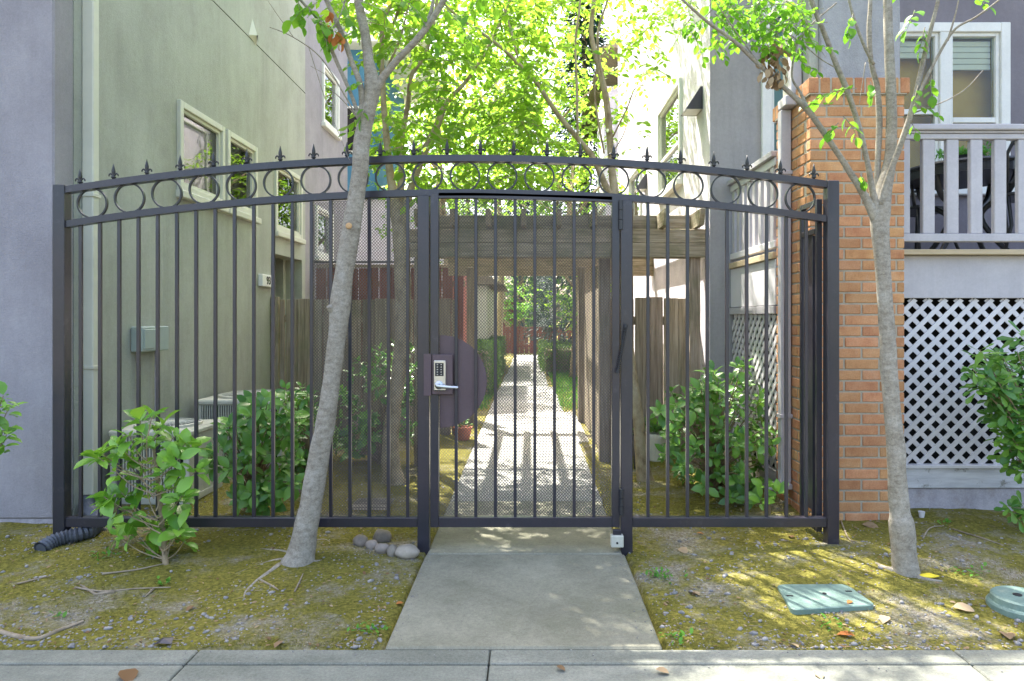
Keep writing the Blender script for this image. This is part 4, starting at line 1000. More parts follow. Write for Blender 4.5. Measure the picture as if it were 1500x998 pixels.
# ================================================================== FAR END OF THE WALK
fg = thing('picket_gate', 'brown wooden picket fence closing the far end of the walkway', 'fence', (.1, 23.8, 0))
mb = MB(); mb.box(-.07, -.012, 0, .07, .012, 1, .004); me = mb.mesh('picket', M['wood_red'])
for i in range(26): inst('picket', me, fg, (-1.9 + i * .165, 23.8, .03), scale=(1, 1, .93 + R.uniform(-.02, .02)))
for z in (.25, .75):
    mb = MB(); mb.box(-2.0, 23.815, z, 2.4, 23.85, z + .09); part('rail', mb, M['wood_red'], fg)
mb = MB(); mb.box(-2.2, 27, 0, -.5, 27.05, 1.9); t = solo('red_shed', mb, M['wood_red'], 'dark red shed wall at the far left end of the walkway', 'shed', (-1.3, 27, 0))
def box_hedge(x0, x1, y0, y1, h, label, n, grp='hedges along the walkway'):
    t = thing('hedge', label, 'hedge', ((x0 + x1) / 2, (y0 + y1) / 2, 0), grp); xf = []
    mb = MB(); mb.box(x0 + .08, y0 + .08, 0, x1 - .08, y1 - .08, h - .08, .03); part('branches', mb, M['stem'], t)
    for i in range(n):
        p = Vector((R.uniform(x0, x1), R.uniform(y0, y1), R.uniform(0.02, h))); f_ = R.choice((0, 0, 1, 2, 3))
        if f_ == 0: p.z = h - abs(R.gauss(0, .04))
        elif f_ == 1: p.x = (x1 if x1 < 0 else x0) + R.gauss(0, .03)
        elif f_ == 2: p.y = y0 + abs(R.gauss(0, .04))
        nrm = Vector((0, 0, 1)) if f_ == 0 else Vector((0, -1, .3))
        xf.append(lx(p, rv(1) + nrm * .5, rv(1) + nrm, R.uniform(.035, .06)))
    joined_leaves('foliage', 'quad', xf, M['hedge'], t)
box_hedge(-1.25, -.60, 10.9, 13.2, .80, 'clipped green hedge left of the walkway, nearer one', 6500)
box_hedge(-1.25, -.62, 13.6, 17.5, .80, 'clipped hedge left of the walkway, farther one near the picket fence', 5000)
box_hedge(.30, 1.2, 15.5, 20.5, .62, 'low clipped green hedge right of the walkway', 6000)
cb = thing('cream_house', 'pale cream house far beyond the end of the walkway', 'house', (.6, 32, 0))
mb = MB(); mb.box(.25, 32, 0, 1.25, 38, 4.6, .03); part('wall', mb, M['white_trim'], cb)
mb = MB(); mb.box(.55, 31.97, 1.6, .85, 32.0, 2.6); part('window', mb, M['dark'], cb)
tb = thing('tan_house', 'tan house corner showing left of the far hedge', 'house', (-1.6, 15, 0))
mb = MB(); mb.box(-4.5, 15.0, 0, -.93, 19, 2.0, .02); part('wall', mb, M['pot_white'], tb)
mb = MB(); mb.prism([(-4.9, 2.0), (-.55, 2.0), (-2.7, 3.2)], 14.8, 19.2); part('roof', mb, M['wood_grey'], tb)
wh = thing('pale_house', 'pale lavender house with bay window right of the conifer', 'house', (3, 15, 0))
mb = MB(); mb.box(2.0, 13.5, -.1, 7, 20, 6.5, .03); part('wall', mb, M['stucco_lav'], wh)
mb = MB(); mb.box(1.55, 13.9, 2.9, 2.0, 15.4, 6.0, .03); part('bay', mb, M['stucco_white'], wh)
win_x(wh, 14.0, 15.2, 3.6, 5.4, 1.55, -1, back='teal_room')
mb = MB(); mb.prism([(1.4, 6.5), (7.4, 6.5), (4.4, 8)], 13.2, 20.2); part('roof', mb, M['wood_grey'], wh)
def pot(x, y, r, h, m, label, leafm, n, ls, name='flower_pot'):
    z0 = H(x, y) if abs(x) > .56 else 0; t = thing(name, label, 'pot', (x, y, z0))
    mb = MB(); mb.lathe([(r * .72, 0), (r * .95, h * .85), (r, h * .85), (r, h), (r * .9, h), (r * .85, h * .9)], 20, (x, y, z0)); part('pot', mb, M[m], t, smooth=False)
    xf = []
    for i in range(n):
        a = R.uniform(0, 6.28); q = R.uniform(0, r * 1.2); xf.append(lx((x + q * math.cos(a) * .6, y + q * math.sin(a) * .6, z0 + h + R.uniform(-.01, r * .8)), Vector((math.cos(a), math.sin(a), R.uniform(.1, 1.3))), Vector((0, 0, 1)) + rv(.4), ls * R.uniform(.7, 1.2), 1.2))
    leaves(t, 'oval', xf, M[leafm])
pot(-.70, 7.15, .105, .13, 'terra', 'low terracotta pot beside the walkway left edge behind the gate', 'weed', 26, .06)
pot(1.13, 6.08, .10, .24, 'pot_white', 'cream pot with small green plant by the right wood fence', 'cam_dark', 30, .12)
pot(.92, 5.75, .05, .28, 'black', 'narrow black pot behind the slanting tree trunk on the right', 'cam_dark', 8, .05)

# ================================================================== TREES
def tree(name, label, base, m, limbs, group=None, seg=14, ws=.78):
    t = thing(name, label, 'tree', base, group); mb = MB(); paths = []
    for i, l in enumerate(limbs): paths.append(limb(mb, l, seg=seg if i == 0 else 8, sub=8 if i == 0 else 5, lump=.11, ws=ws))
    part('trunk', mb, m, t, smooth=True); return t, paths
# front left leaning tree
b1 = gp(440, 822)
t1, p1 = tree('leaning_tree', 'leaning grey trunk tree in front of the fence, left of the gate', b1, M['bark'], [
    [(436, 832, 3.56, 56), (441, 812, 3.56, 40), (447, 780, 3.56, 35), (455, 740, 3.56, 33), (467, 670, 3.56, 33), (480, 600, 3.55, 33), (488, 540, 3.55, 32), (495, 480, 3.55, 34), (498, 450, 3.55, 38), (504, 400, 3.55, 34), (510, 365, 3.55, 35), (514, 335, 3.55, 36), (520, 300, 3.55, 31), (527, 250, 3.55, 30), (531, 200, 3.55, 31), (540, 160, 3.55, 27), (546, 125, 3.55, 30), (540, 90, 3.55, 19), (535, 50, 3.56, 18), (527, 10, 3.57, 17), (520, -60, 3.6, 15), (535, -200, 3.7, 11), (520, -400, 3.8, 6)],
    [(548, 135, 3.55, 18), (562, 112, 3.54, 15), (585, 85, 3.52, 13), (607, 62, 3.5, 13), (628, 36, 3.5, 12), (650, 0, 3.5, 11), (675, -60, 3.5, 9), (720, -170, 3.5, 6)],
    [(612, 56, 3.5, 9), (622, 40, 3.52, 9), (634, 5, 3.54, 7), (640, -80, 3.6, 5)],
    [(532, 205, 3.55, 20), (531, 165, 3.54, 14), (528, 125, 3.53, 11), (515, 90, 3.52, 10), (503, 55, 3.52, 9), (490, 25, 3.51, 9), (478, 0, 3.5, 8), (450, -70, 3.5, 6), (400, -200, 3.4, 4)],
    [(530, 185, 3.54, 8), (515, 140, 3.52, 7), (495, 95, 3.5, 7), (478, 55, 3.48, 7), (465, 25, 3.46, 6), (440, 0, 3.44, 5), (400, -60, 3.4, 4)],
    [(527, 180, 3.54, 3.5), (505, 140, 3.5, 3), (470, 85, 3.45, 2.5), (430, 55, 3.4, 2), (395, 40, 3.38, 1.2)],
    [(525, 175, 3.54, 2.4), (500, 145, 3.5, 2), (475, 125, 3.46, 1.6)], [(452, 68, 3.43, 1.6), (462, 100, 3.43, 1.6), (478, 150, 3.43, 1.4), (498, 200, 3.42, 1.0), (512, 235, 3.42, .8)], [(475, 108, 3.44, 1), (455, 97, 3.44, .8)],
    [(431, 56, 3.4, 1.2), (405, 20, 3.36, 1), (385, -10, 3.3, .8)], [(478, 55, 3.48, 4), (500, 20, 3.5, 3), (510, -30, 3.5, 2)],
    [(497, 470, 3.55, 22), (489, 458, 3.53, 15), (482, 448, 3.51, 13)],            # cut stub
    [(513, 365, 3.55, 20), (521, 345, 3.56, 14), (524, 325, 3.57, 9)]])
M['cut'] = mat('cut_wood', [(0.45, 0.27, 0.12), (0.55, 0.35, 0.18)], 30, rough=0.8, bump=.3)
mb = MB(); q = P(511, 331, 3.55 - .066); mb.tube([q, q + Vector((0, -.008, 0))], [.017, .012], 10); part('cut_knot', mb, M['cut'], t1)
for path in ([(440, 815), (460, 822), (485, 818), (505, 822)], [(430, 812), (410, 806), (380, 803), (355, 797)], [(448, 795), (475, 790), (487, 797)], [(425, 818), (395, 822), (350, 838), (310, 856)], [(410, 826), (360, 866), (370, 900)]):
    pts = [gp(a, b, -.008) for a, b in path]; n_ = len(pts); p, r = spline(pts, [.017 * (1 - .8 * i / (n_ - 1)) for i in range(n_)], 6); mb = MB(); mb.tube(p, r, 7, lump=.3); part('root', mb, M['bark'], t1, smooth=True)
lv = []; tw = MB()
for (px, py, dep, d, n_, s_, L_) in [(450, 15, 3.45, (.3, -.2, -.2), 6, .075, .16), (465, 5, 3.42, (-.5, -.2, -.3), 6, .08, .16), (470, 22, 3.46, (.1, 0, -1), 6, .075, .14), (455, 28, 3.45, (.8, 0, -.2), 5, .07, .14), (475, 40, 3.45, (.2, 0, -1), 5, .06, .12),
                                (520, 0, 3.5, (1, 0, -.3), 8, .07, .25), (560, -10, 3.5, (1, 0, -.3), 8, .07, .25), (600, 5, 3.5, (.6, .2, -.7), 8, .065, .25), (520, 45, 3.5, (-.6, 0, -.4), 5, .06, .14), (535, 155, 3.5, (-.2, 0, -.6), 4, .06, .08), (535, 120, 3.5, (-.9, 0, -.2), 4, .055, .08),
                                (500, 0, 3.5, (.5, 0, -1), 7, .065, .2), (430, -20, 3.4, (.3, 0, -.8), 7, .07, .2), (650, 10, 3.5, (.7, 0, -.7), 8, .07, .25)]:
    spray(P(px, py, dep), d, L_, n_, s_, lv, tw)
for i in range(150):   # upper crown, above the frame
    px, py = R.uniform(260, 760), R.uniform(-460, -25); spray(P(px, py, R.uniform(3.1, 4.6)), rv(1), .3, 9, .07, lv, tw)
leaves(t1, 'cam', lv, M['tree_leaf2']); part('twigs', tw, M['bark'], t1, kind='stuff')
dl = [lx(P(495 + R.uniform(-7, 5), 52 + R.uniform(-8, 14), 3.44), (R.uniform(-.5, .5), 0, -1), rv(1), .055, 1.2) for i in range(7)]
dl += [lx(P(485 + R.uniform(-5, 5), 25 + R.uniform(-12, 12), 3.44), (R.uniform(-.5, .5), 0, -1), rv(1), .045, 1.1) for i in range(6)]
for x in dl: pass
joined_leaves('dead_leaves', 'cam', dl, M['orangeleaf'], t1)

# right front tree
b4 = gp(1327, 845)
t4, p4 = tree('young_tree', 'slim grey multi stem tree standing in front of the brick pillar', b4, M['bark'], [
    [(1330, 856, 3.33, 50), (1327, 838, 3.33, 37), (1323, 800, 3.33, 33), (1320, 765, 3.33, 34), (1318, 748, 3.33, 27), (1314, 700, 3.33, 27), (1312, 650, 3.33, 28), (1306, 590, 3.33, 28), (1302, 540, 3.33, 30), (1300, 500, 3.33, 27), (1297, 450, 3.33, 27), (1294, 400, 3.33, 27), (1290, 350, 3.33, 30), (1289, 315, 3.33, 36), (1293, 285, 3.33, 30), (1303, 240, 3.35, 21), (1306, 190, 3.36, 19), (1305, 130, 3.37, 18), (1302, 70, 3.38, 17), (1300, 0, 3.4, 15), (1296, -120, 3.4, 11), (1300, -300, 3.4, 6)],
    [(1285, 325, 3.33, 22), (1268, 290, 3.30, 15), (1255, 268, 3.28, 13), (1232, 232, 3.25, 11), (1205, 192, 3.2, 11), (1182, 160, 3.16, 12), (1150, 130, 3.12, 9), (1115, 98, 3.08, 8), (1075, 60, 3.04, 7), (1040, 35, 3.0, 6), (1000, 0, 2.95, 5), (950, -50, 2.9, 4)],
    [(1283, 310, 3.32, 18), (1278, 280, 3.3, 12), (1270, 235, 3.28, 10), (1258, 185, 3.27, 10), (1240, 130, 3.25, 11), (1225, 95, 3.23, 10), (1208, 50, 3.2, 9), (1190, 5, 3.17, 9), (1170, -60, 3.15, 7), (1140, -200, 3.1, 4)],
    [(1287, 315, 3.34, 18), (1285, 280, 3.36, 13), (1286, 230, 3.38, 11), (1288, 180, 3.4, 12), (1285, 130, 3.41, 11), (1276, 90, 3.42, 9), (1273, 40, 3.43, 9), (1275, -20, 3.45, 7), (1270, -200, 3.5, 4)],
    [(1280, 95, 3.41, 6), (1265, 65, 3.4, 6), (1252, 30, 3.38, 5), (1243, -5, 3.36, 5), (1230, -80, 3.3, 3)],
    [(1290, 300, 3.31, 18), (1303, 255, 3.28, 11), (1318, 215, 3.26, 11), (1335, 165, 3.24, 11), (1347, 115, 3.22, 10), (1358, 65, 3.2, 8), (1372, 10, 3.17, 7), (1390, -70, 3.15, 5)],
    [(1328, 190, 3.25, 8), (1350, 130, 3.2, 6), (1378, 75, 3.15, 5.5), (1400, 42, 3.1, 4.5), (1430, 25, 3.05, 4), (1468, -4, 3.0, 3), (1500, -40, 2.95, 2)],
    [(1388, 60, 3.13, 4), (1400, 20, 3.1, 3), (1406, -10, 3.1, 2.4)], [(1340, 165, 3.24, 3), (1385, 148, 3.2, 2), (1415, 130, 3.16, 1.6), (1440, 103, 3.14, 1)],
    [(1185, 165, 3.16, 9), (1172, 135, 3.18, 5), (1160, 110, 3.2, 4), (1170, 60, 3.22, 4), (1195, 30, 3.24, 3.5), (1225, 5, 3.28, 3)],
    [(1115, 98, 3.08, 3), (1095, 70, 3.08, 3), (1070, 35, 3.08, 2.6), (1050, 5, 3.06, 2)],
    [(1225, 100, 3.23, 2.5), (1200, 85, 3.2, 2), (1170, 60, 3.2, 2), (1120, 30, 3.15, 1.6), (1060, 5, 3.1, 1.2)],
    [(1287, 120, 3.4, 1.4), (1278, 100, 3.38, 1), (1270, 88, 3.37, .8)], [(1268, 92, 3.4, 2), (1262, 130, 3.39, 1.4), (1258, 160, 3.38, 1)]])
lv = []; tw = MB()
for (px, py, dep, d, n_, s_, L_) in [(1255, 130, 3.2, (-1, 0, -.05), 9, .075, .22), (1235, 170, 3.2, (.4, 0, -.4), 6, .06, .12), (1228, 180, 3.15, (-.3, 0, -.3), 4, .06, .08), (1215, 155, 3.15, (-.5, 0, .1), 3, .07, .07), (1260, 255, 3.25, (.1, 0, -.2), 4, .055, .05),
                                (1275, 120, 3.3, (.2, -.1, -1), 5, .05, .08), (1340, 15, 3.2, (-.3, -.3, -.5), 7, .07, .14), (1355, 40, 3.2, (-.3, 0, -1), 6, .065, .12), (1250, 20, 3.3, (-.3, 0, -1), 7, .055, .13), (1365, 110, 3.2, (-.2, 0, -1), 5, .055, .1),
                                (1345, 155, 3.2, (.6, 0, -.2), 5, .05, .1), (1345, 125, 3.2, (-.3, 0, -1), 4, .045, .1), (1425, -5, 3.1, (.5, 0, -.3), 4, .05, .08), (1335, 180, 3.2, (.3, 0, -.4), 3, .05, .05), (1175, 95, 3.2, (.6, 0, -.2), 4, .05, .08)]:
    spray(P(px, py, dep), d, L_, n_, s_, lv, tw)
for i in range(95):
    px, py = R.uniform(1005, 1215), R.uniform(-30, 46) + abs(R.gauss(0, 12)); spray(P(px, py, R.uniform(2.95, 3.5)), Vector((R.uniform(-1, 1), R.uniform(-.4, .4), R.uniform(-.6, .2))), .14, 7, .044, lv, tw)
for i in range(60):
    px, py = R.uniform(980, 1650), R.uniform(-420, -40); spray(P(px, py, R.uniform(2.9, 4.4)), rv(1), .3, 9, .06, lv, tw)
for i in range(20):
    a = P(R.uniform(1090, 1180), R.uniform(10, 45), 3.15); tw.tube([a, a + rv(.12), a + rv(.16)], .0014, 3)
leaves(t4, 'cam', lv, M['tree_leaf2']); part('twigs', tw, M['bark'], t4, kind='stuff')
dl = [lx(P(1135 + R.gauss(0, 9), R.uniform(62, 122), 3.1 + R.uniform(-.04, .04)), (R.uniform(-.6, .6), R.uniform(-.4, .4), -1), rv(1), R.uniform(.03, .05), 1.1) for i in range(90)]
joined_leaves('dead_leaf_cluster', 'cam', dl, M['deadleaf'], t4)
for path in ([(1330, 838), (1350, 848), (1380, 852)], [(1318, 838), (1296, 832), (1283, 825)]):
    pts = [gp(a, b, .0) for a, b in path]; p, r = spline(pts, [.02, .012, .005], 5); mb = MB(); mb.tube(p, r, 7, lump=.3); part('root', mb, M['bark'], t4, smooth=True)

# two trees behind the gate
b2 = gp(581, 705)
t2, p2 = tree('shade_tree', 'tan trunk tree seen through the mesh left of the gate', b2, M['bark2'], [
    [(578, 715, 5.3, 44), (574, 690, 5.3, 31), (572, 650, 5.3, 28), (578, 590, 5.3, 27), (586, 530, 5.3, 28), (591, 470, 5.3, 30), (590, 420, 5.3, 31), (588, 360, 5.3, 30), (584, 310, 5.3, 32), (574, 270, 5.32, 16), (568, 220, 5.35, 13), (562, 150, 5.4, 11), (559, 80, 5.4, 10), (562, 30, 5.4, 9), (575, -20, 5.5, 8), (570, -200, 5.6, 6), (560, -400, 5.8, 3)],
    [(586, 300, 5.3, 18), (588, 250, 5.25, 11), (590, 200, 5.2, 10), (598, 150, 5.15, 9), (603, 110, 5.1, 8), (625, 75, 5.1, 7), (640, 0, 5.1, 6), (650, -150, 5.2, 4)],
    [(592, 310, 5.3, 20), (604, 270, 5.3, 14), (622, 222, 5.3, 15), (640, 185, 5.35, 14), (655, 150, 5.4, 10), (690, 110, 5.5, 7), (730, 40, 5.7, 6), (770, -60, 5.9, 4)],
    [(564, 60, 5.4, 6), (580, 25, 5.4, 6), (590, -20, 5.4, 5), (600, -120, 5.3, 3)], [(561, 110, 5.4, 4), (585, 60, 5.3, 4), (600, 0, 5.2, 3)]])
b3 = gp(945, 702)
t3, p3 = tree('shade_tree', 'tan trunk tree slanting behind the right gate post', b3, M['bark2'], [
    [(947, 712, 5.35, 32), (942, 690, 5.35, 24), (938, 640, 5.35, 21), (931, 580, 5.35, 18), (924, 530, 5.35, 17), (917, 450, 5.35, 17), (912, 370, 5.35, 17), (905, 305, 5.35, 18), (898, 265, 5.35, 14), (893, 200, 5.35, 13), (887, 140, 5.35, 12), (875, 90, 5.35, 10), (866, 50, 5.35, 9), (869, 10, 5.35, 8), (880, -80, 5.4, 7), (900, -300, 5.5, 4)],
    [(906, 310, 5.35, 16), (886, 270, 5.32, 12), (868, 230, 5.3, 11), (848, 205, 5.28, 10), (815, 165, 5.25, 9), (785, 120, 5.2, 8), (758, 92, 5.15, 7), (725, 62, 5.1, 6), (690, 38, 5.1, 5), (660, 15, 5.0, 4), (610, -40, 4.9, 3)],
    [(893, 195, 5.3, 8), (890, 150, 5.25, 6), (875, 60, 5.2, 5), (890, 0, 5.1, 4), (920, -100, 5.0, 3)],
    [(846, 200, 5.2, 5), (845, 130, 5.2, 5), (843, 60, 5.2, 4), (850, 0, 5.2, 4), (852, -100, 5.2, 3)], [(885, 225, 5.2, 4), (872, 150, 5.15, 4), (872, 110, 5.1, 3)],
    [(760, 92, 5.15, 4), (750, 50, 5.2, 4), (735, 0, 5.2, 3)], [(898, 200, 5.3, 3.5), (918, 160, 5.1, 3), (930, 130, 5.0, 2), (943, 125, 4.95, 1.5)], [(893, 230, 5.3, 2.5), (912, 200, 5.2, 2), (922, 170, 5.1, 1.6)]])
def leafy(px, py):
    if 790 < px < 880 and 90 < py < 275 and R.random() < .72: return 0
    if ((px - 600) / 50) ** 2 + ((py - 115) / 35) ** 2 < 1 or ((px - 700) / 40) ** 2 + ((py - 115) / 35) ** 2 < 1: return 1 if R.random() < .15 else 0
    """where the foliage mass hangs when seen from the walk"""
    if py > 275: return 0
    if px < 500 + (60 if py > 40 else -20) * (1 if py < 230 else 1.5): return 0
    if py > 120 and px > 905 + (120 if 130 < py < 236 and px < 1000 and noise.noise(Vector((px * .03, py * .03, 9))) > .25 else 0): return 0
    if py <= 120 and py > 30 and px > 975: return 0
    if -40 < py <= 30 and px > 1060: return 0
    return 1
def crown(t, seedz, n, box, dep, tm, size, matn, cap=300, kind='oval', spl=.34, nl=10, thr=-.12):
    lv = []; tw = MB(); k = 0; tries = 0
    while k < n and tries < n * 30:
        tries += 1
        px, py, d = R.uniform(box[0], box[1]), R.uniform(box[2], box[3]), R.uniform(*dep)
        if not tm(px, py): continue
        p = P(px, py, d)
        if noise.noise(p * 1.6 + Vector((seedz, 0, 0))) < thr: continue
        a = R.uniform(0, 6.28); spray(p, (math.cos(a), math.sin(a), R.uniform(-.45, .25)), spl * R.uniform(.7, 1.2), nl, size, lv, tw, jit=.75); k += 1
    leaves(t, kind, lv, M[matn], cap); part('twigs', tw, M['bark2'], t, kind='stuff'); return lv
crown(t2, 0, 820, (500, 800, -420, 275), (4.5, 7.6), lambda a, b: leafy(a, b) and (b > -40 or R.random() < .12), .084, 'tree_leaf')
crown(t3, 5, 800, (700, 1350, -560, 270), (5.3, 8.2), lambda a, b: leafy(a, b) if b > -60 else (R.random() < (.25 if a < 1050 else .12)), .074, 'tree_leaf')
def bg_tree(name, label, x, y, h, r, n, matn, size, z0=1.8, group='trees beyond the pergola', sh=0):
    t = thing(name, label, 'tree', (x, y, 0), group); mb = MB()
    p, rr = spline([(x, y, -.05), (x + .1, y, h * .3), (x - .1 + sh * .6, y, h * .6), (x + sh, y, h * .9)], [.12, .09, .06, .02], 5); mb.tube(p, rr, 8, lump=.2)
    for k in range(7):
        a = k * 2.4; z = h * (.3 + .07 * k); q = Vector((x + sh * min(1, z / h + .1), y, z)); mb.tube([q, q + Vector((math.cos(a) * r * .4, math.sin(a) * r * .4, h * .1)), q + Vector((math.cos(a) * r * .8, math.sin(a) * r * .8, h * .16))], [.04, .025, .008], 6)
    part('trunk', mb, M['bark2'], t, smooth=True); lv = []
    for i in range(n):
        while True:
            v = rv(1)
            if v.length < 1: break
        p = Vector((x + sh + v.x * r, y + v.y * r, z0 + (h - z0) * (v.z + 1) / 2))
        if noise.noise(p * .9) < -.15: continue
        a = R.uniform(0, 6.28); spray(p, (math.cos(a), math.sin(a), R.uniform(-.4, .3)), .4, 8, size, lv, None, jit=.8)
    joined_leaves('foliage', 'quad', lv, M[matn], t)
bg_tree('leafy_tree', 'bright green tree filling the gap above the red fence', -1.6, 12.8, 6.8, 1.6, 620, 'tree_leaf', .10, 2.1)
bg_tree('leafy_tree', 'bright yellow green tree above the middle of the pergola', 1.7, 17.2, 8.6, 2.3, 1000, 'tree_leaf', .13, 3.2, sh=-1.9)
bg_tree('leafy_tree', 'sunlit tree over the right hedge with its trunk beside the walk', .95, 14.5, 5.2, 1.2, 420, 'tree_leaf', .09, 1.0)
bg_tree('leafy_tree', 'small bright green tree above the far picket fence', -.9, 26, 2.9, 1.2, 260, 'tree_leaf2', .12, 1.0)
bg_tree('leafy_tree', 'tall green tree far behind the blue house', -4.5, 20, 9.5, 3.2, 520, 'tree_leaf', .18, 2.5)
bg_tree('leafy_tree', 'wide lime green tree far behind the pergola centre', -.95, 21, 11.5, 3.4, 900, 'tree_leaf', .15, 3.4)
def conifer(x, y, h, r, n, label):
    t = thing('conifer', label, 'tree', (x, y, 0), 'dark conifers beyond the pergola'); mb = MB(); mb.tube([(x, y, -.1), (x, y, h)], [.2, .03], 8); part('trunk', mb, M['bark2'], t); lv = []
    for i in range(n):
        z = R.uniform(.06, 1); q = r * (1 - z) ** .7 * math.sqrt(R.random()); a = R.uniform(0, 6.28)
        p = Vector((x + q * math.cos(a), y + q * math.sin(a), z * h))
        for k in range(3): lv.append(lx(p + rv(.1), (math.cos(a) + R.uniform(-.6, .6), math.sin(a) + R.uniform(-.6, .6), R.uniform(-.7, .1)), (0, 0, 1), R.uniform(.18, .32), .5))
    joined_leaves('foliage', 'quad', lv, M['conifer'], t)
conifer(1.55, 19, 11, 1.7, 3600, 'tall dark blue green conifer right of centre behind the leaves')
conifer(-.35, 30, 7.5, 2.2, 2600, 'dark conifer straight beyond the end of the walkway')
conifer(-2.6, 29, 8.5, 2.0, 1800, 'dark conifer beyond the walkway to the left of centre')
tl = thing('treeline', None, None, (0, 55, 0), kind='structure'); xf = []
for i in range(9000):
    x = R.uniform(-60, 60); top = 5 + 3 * noise.noise(Vector((x * .12, 0, 0))); z = R.uniform(0, top); xf.append(lx((x, 55 + R.uniform(-2, 2), z), rv(1), rv(1) + Vector((0, -1, 0)), R.uniform(.5, .9), 1.2))
joined_leaves('foliage', 'quad', xf, M['hedge'], tl)

# ================================================================== SHRUBS
def whorl(c, n, size, lv, up=Vector((0, 0, 1)), spread=1.0):
    a0 = R.uniform(0, 6.28); up = (up + rv(.25)).normalized(); s1 = up.cross(Vector((1, .2, 0))).normalized(); s2 = up.cross(s1)
    for k in range(n):
        a = a0 + k * 2.4; e = R.uniform(-.75, .5) if k < n - 2 else R.uniform(.6, 1.3)
        d = (s1 * math.cos(a) + s2 * math.sin(a)) * spread + up * e
        lv.append(lx(Vector(c) + d * .006 - up * (n - k) * .005, d, up + rv(.35), size * R.choice((.5, .7, .85, 1, 1.1)) * R.uniform(.88, 1.1), R.uniform(.8, 1.25)))
def shrub(name, label, base, heads, matn, size, nleaf, kind='cam', cap=300, cat='shrub', stemr=.012, curve=.3, stemz=None):
    t = thing(name, label, cat, base); lv = []; mb = MB(); base = Vector(base)
    for (c, s) in heads:
        c = Vector(c); mid = base.lerp(c, .5) + rv(.03) + Vector((0, 0, .02)); mid.x = base.x + (c.x - base.x) * curve; mid.y = base.y + (c.y - base.y) * curve
        b0 = (base + rv(.015) - Vector((0, 0, .03))) if stemz is None else Vector((base.x + (stemz[0] - base.x) * min(1, max(0, (c.z - .12 - base.z) / stemz[2])), base.y, base.z + min(stemz[2], max(0.02, c.z - base.z - .12))))
        if stemz is not None: mid = b0.lerp(c, .5) - Vector((0, 0, .02))
        p, r = spline([b0, mid, c], [stemr if stemz is None else .004, stemr * .5 if stemz is None else .003, .0022], 4); mb.tube(p, r, 5, cap=False)
        u = (c - mid).normalized() * .6 + Vector((0, -.35, .6))
        whorl(c, nleaf + R.randint(-1, 1), size * s, lv, u)
        if R.random() < .8: whorl(c - (c - mid) * R.uniform(.12, .3) + rv(.02), max(3, nleaf - 2), size * s, lv, u, 1.1)
    part('stems', mb, M['stem'], t, smooth=True); leaves(t, kind, lv, M[matn], cap); return t
def pxheads(lst, dep, jd=.08): return [(P(a, b, dep + R.uniform(-jd, jd)), 1) for a, b in lst]
front = [(150, 665), (172, 650), (140, 668), (190, 640), (205, 615), (222, 612), (238, 622), (255, 640), (272, 650), (282, 655), (215, 640), (185, 672), (200, 665), (228, 655), (168, 690), (205, 690), (240, 690), (262, 672), (288, 690), (160, 735), (178, 722), (152, 728), (195, 745), (215, 720), (238, 712), (258, 730), (268, 725), (180, 770), (170, 785), (200, 780), (222, 770), (248, 765), (262, 775), (272, 790), (265, 760), (250, 790), (235, 810), (225, 812)]
t = shrub('camellia_shrub', 'small bright green camellia shrub standing in front of the left fence', gp(243, 826), pxheads(front, 3.52, .10), 'cam_leaf', .105, 5, stemr=.013, stemz=(-1.95, 0, .62))
mb = MB(); p, r = spline([gp(243, 828, -.02), P(238, 770, 3.55), P(232, 715, 3.55), P(228, 680, 3.55), P(222, 640, 3.55)], [.015, .013, .012, .009, .005], 5); mb.tube(p, r, 8, lump=.2); part('main_stem', mb, M['stem'], t, smooth=True)
def region_heads(n, poly, dep, test=None):
    """scatter heads over a pixel outline with a depth range"""
    out = []; xs = [a for a, b in poly]; ys = [b for a, b in poly]
    while len(out) < n:
        a, b = R.uniform(min(xs), max(xs)), R.uniform(min(ys), max(ys)); ins = False
        for i in range(len(poly)):
            (x1, y1), (x2, y2) = poly[i], poly[i - 1]
            if (y1 > b) != (y2 > b) and a < (x2 - x1) * (b - y1) / (y2 - y1) + x1: ins = not ins
        if ins: out.append((P(a, b, R.uniform(*dep)), R.uniform(.85, 1.15)))
    return out
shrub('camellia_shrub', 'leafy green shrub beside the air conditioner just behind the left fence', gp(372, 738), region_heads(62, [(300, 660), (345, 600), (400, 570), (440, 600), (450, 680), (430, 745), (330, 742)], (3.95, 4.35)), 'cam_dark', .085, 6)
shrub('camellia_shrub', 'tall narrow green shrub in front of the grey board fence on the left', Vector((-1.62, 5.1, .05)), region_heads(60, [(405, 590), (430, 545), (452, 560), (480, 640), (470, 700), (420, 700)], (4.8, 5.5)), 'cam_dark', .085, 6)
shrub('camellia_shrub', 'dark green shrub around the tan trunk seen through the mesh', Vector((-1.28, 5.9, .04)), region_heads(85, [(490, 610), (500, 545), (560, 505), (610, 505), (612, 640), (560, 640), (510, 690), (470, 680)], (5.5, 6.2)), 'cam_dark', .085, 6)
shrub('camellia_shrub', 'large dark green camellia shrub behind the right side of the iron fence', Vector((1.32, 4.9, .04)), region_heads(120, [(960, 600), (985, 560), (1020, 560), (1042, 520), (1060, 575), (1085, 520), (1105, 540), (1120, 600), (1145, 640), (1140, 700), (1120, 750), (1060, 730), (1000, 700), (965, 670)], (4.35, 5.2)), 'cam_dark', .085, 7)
shrub('camellia_sprig', 'low bright green sprig at the foot of the right camellia', gp(1128, 752), [(P(1115, 735, 4.15), 1.2), (P(1140, 722, 4.15), 1.0), (P(1122, 712, 4.2), .9)], 'cam_leaf', .09, 5, stemr=.005)
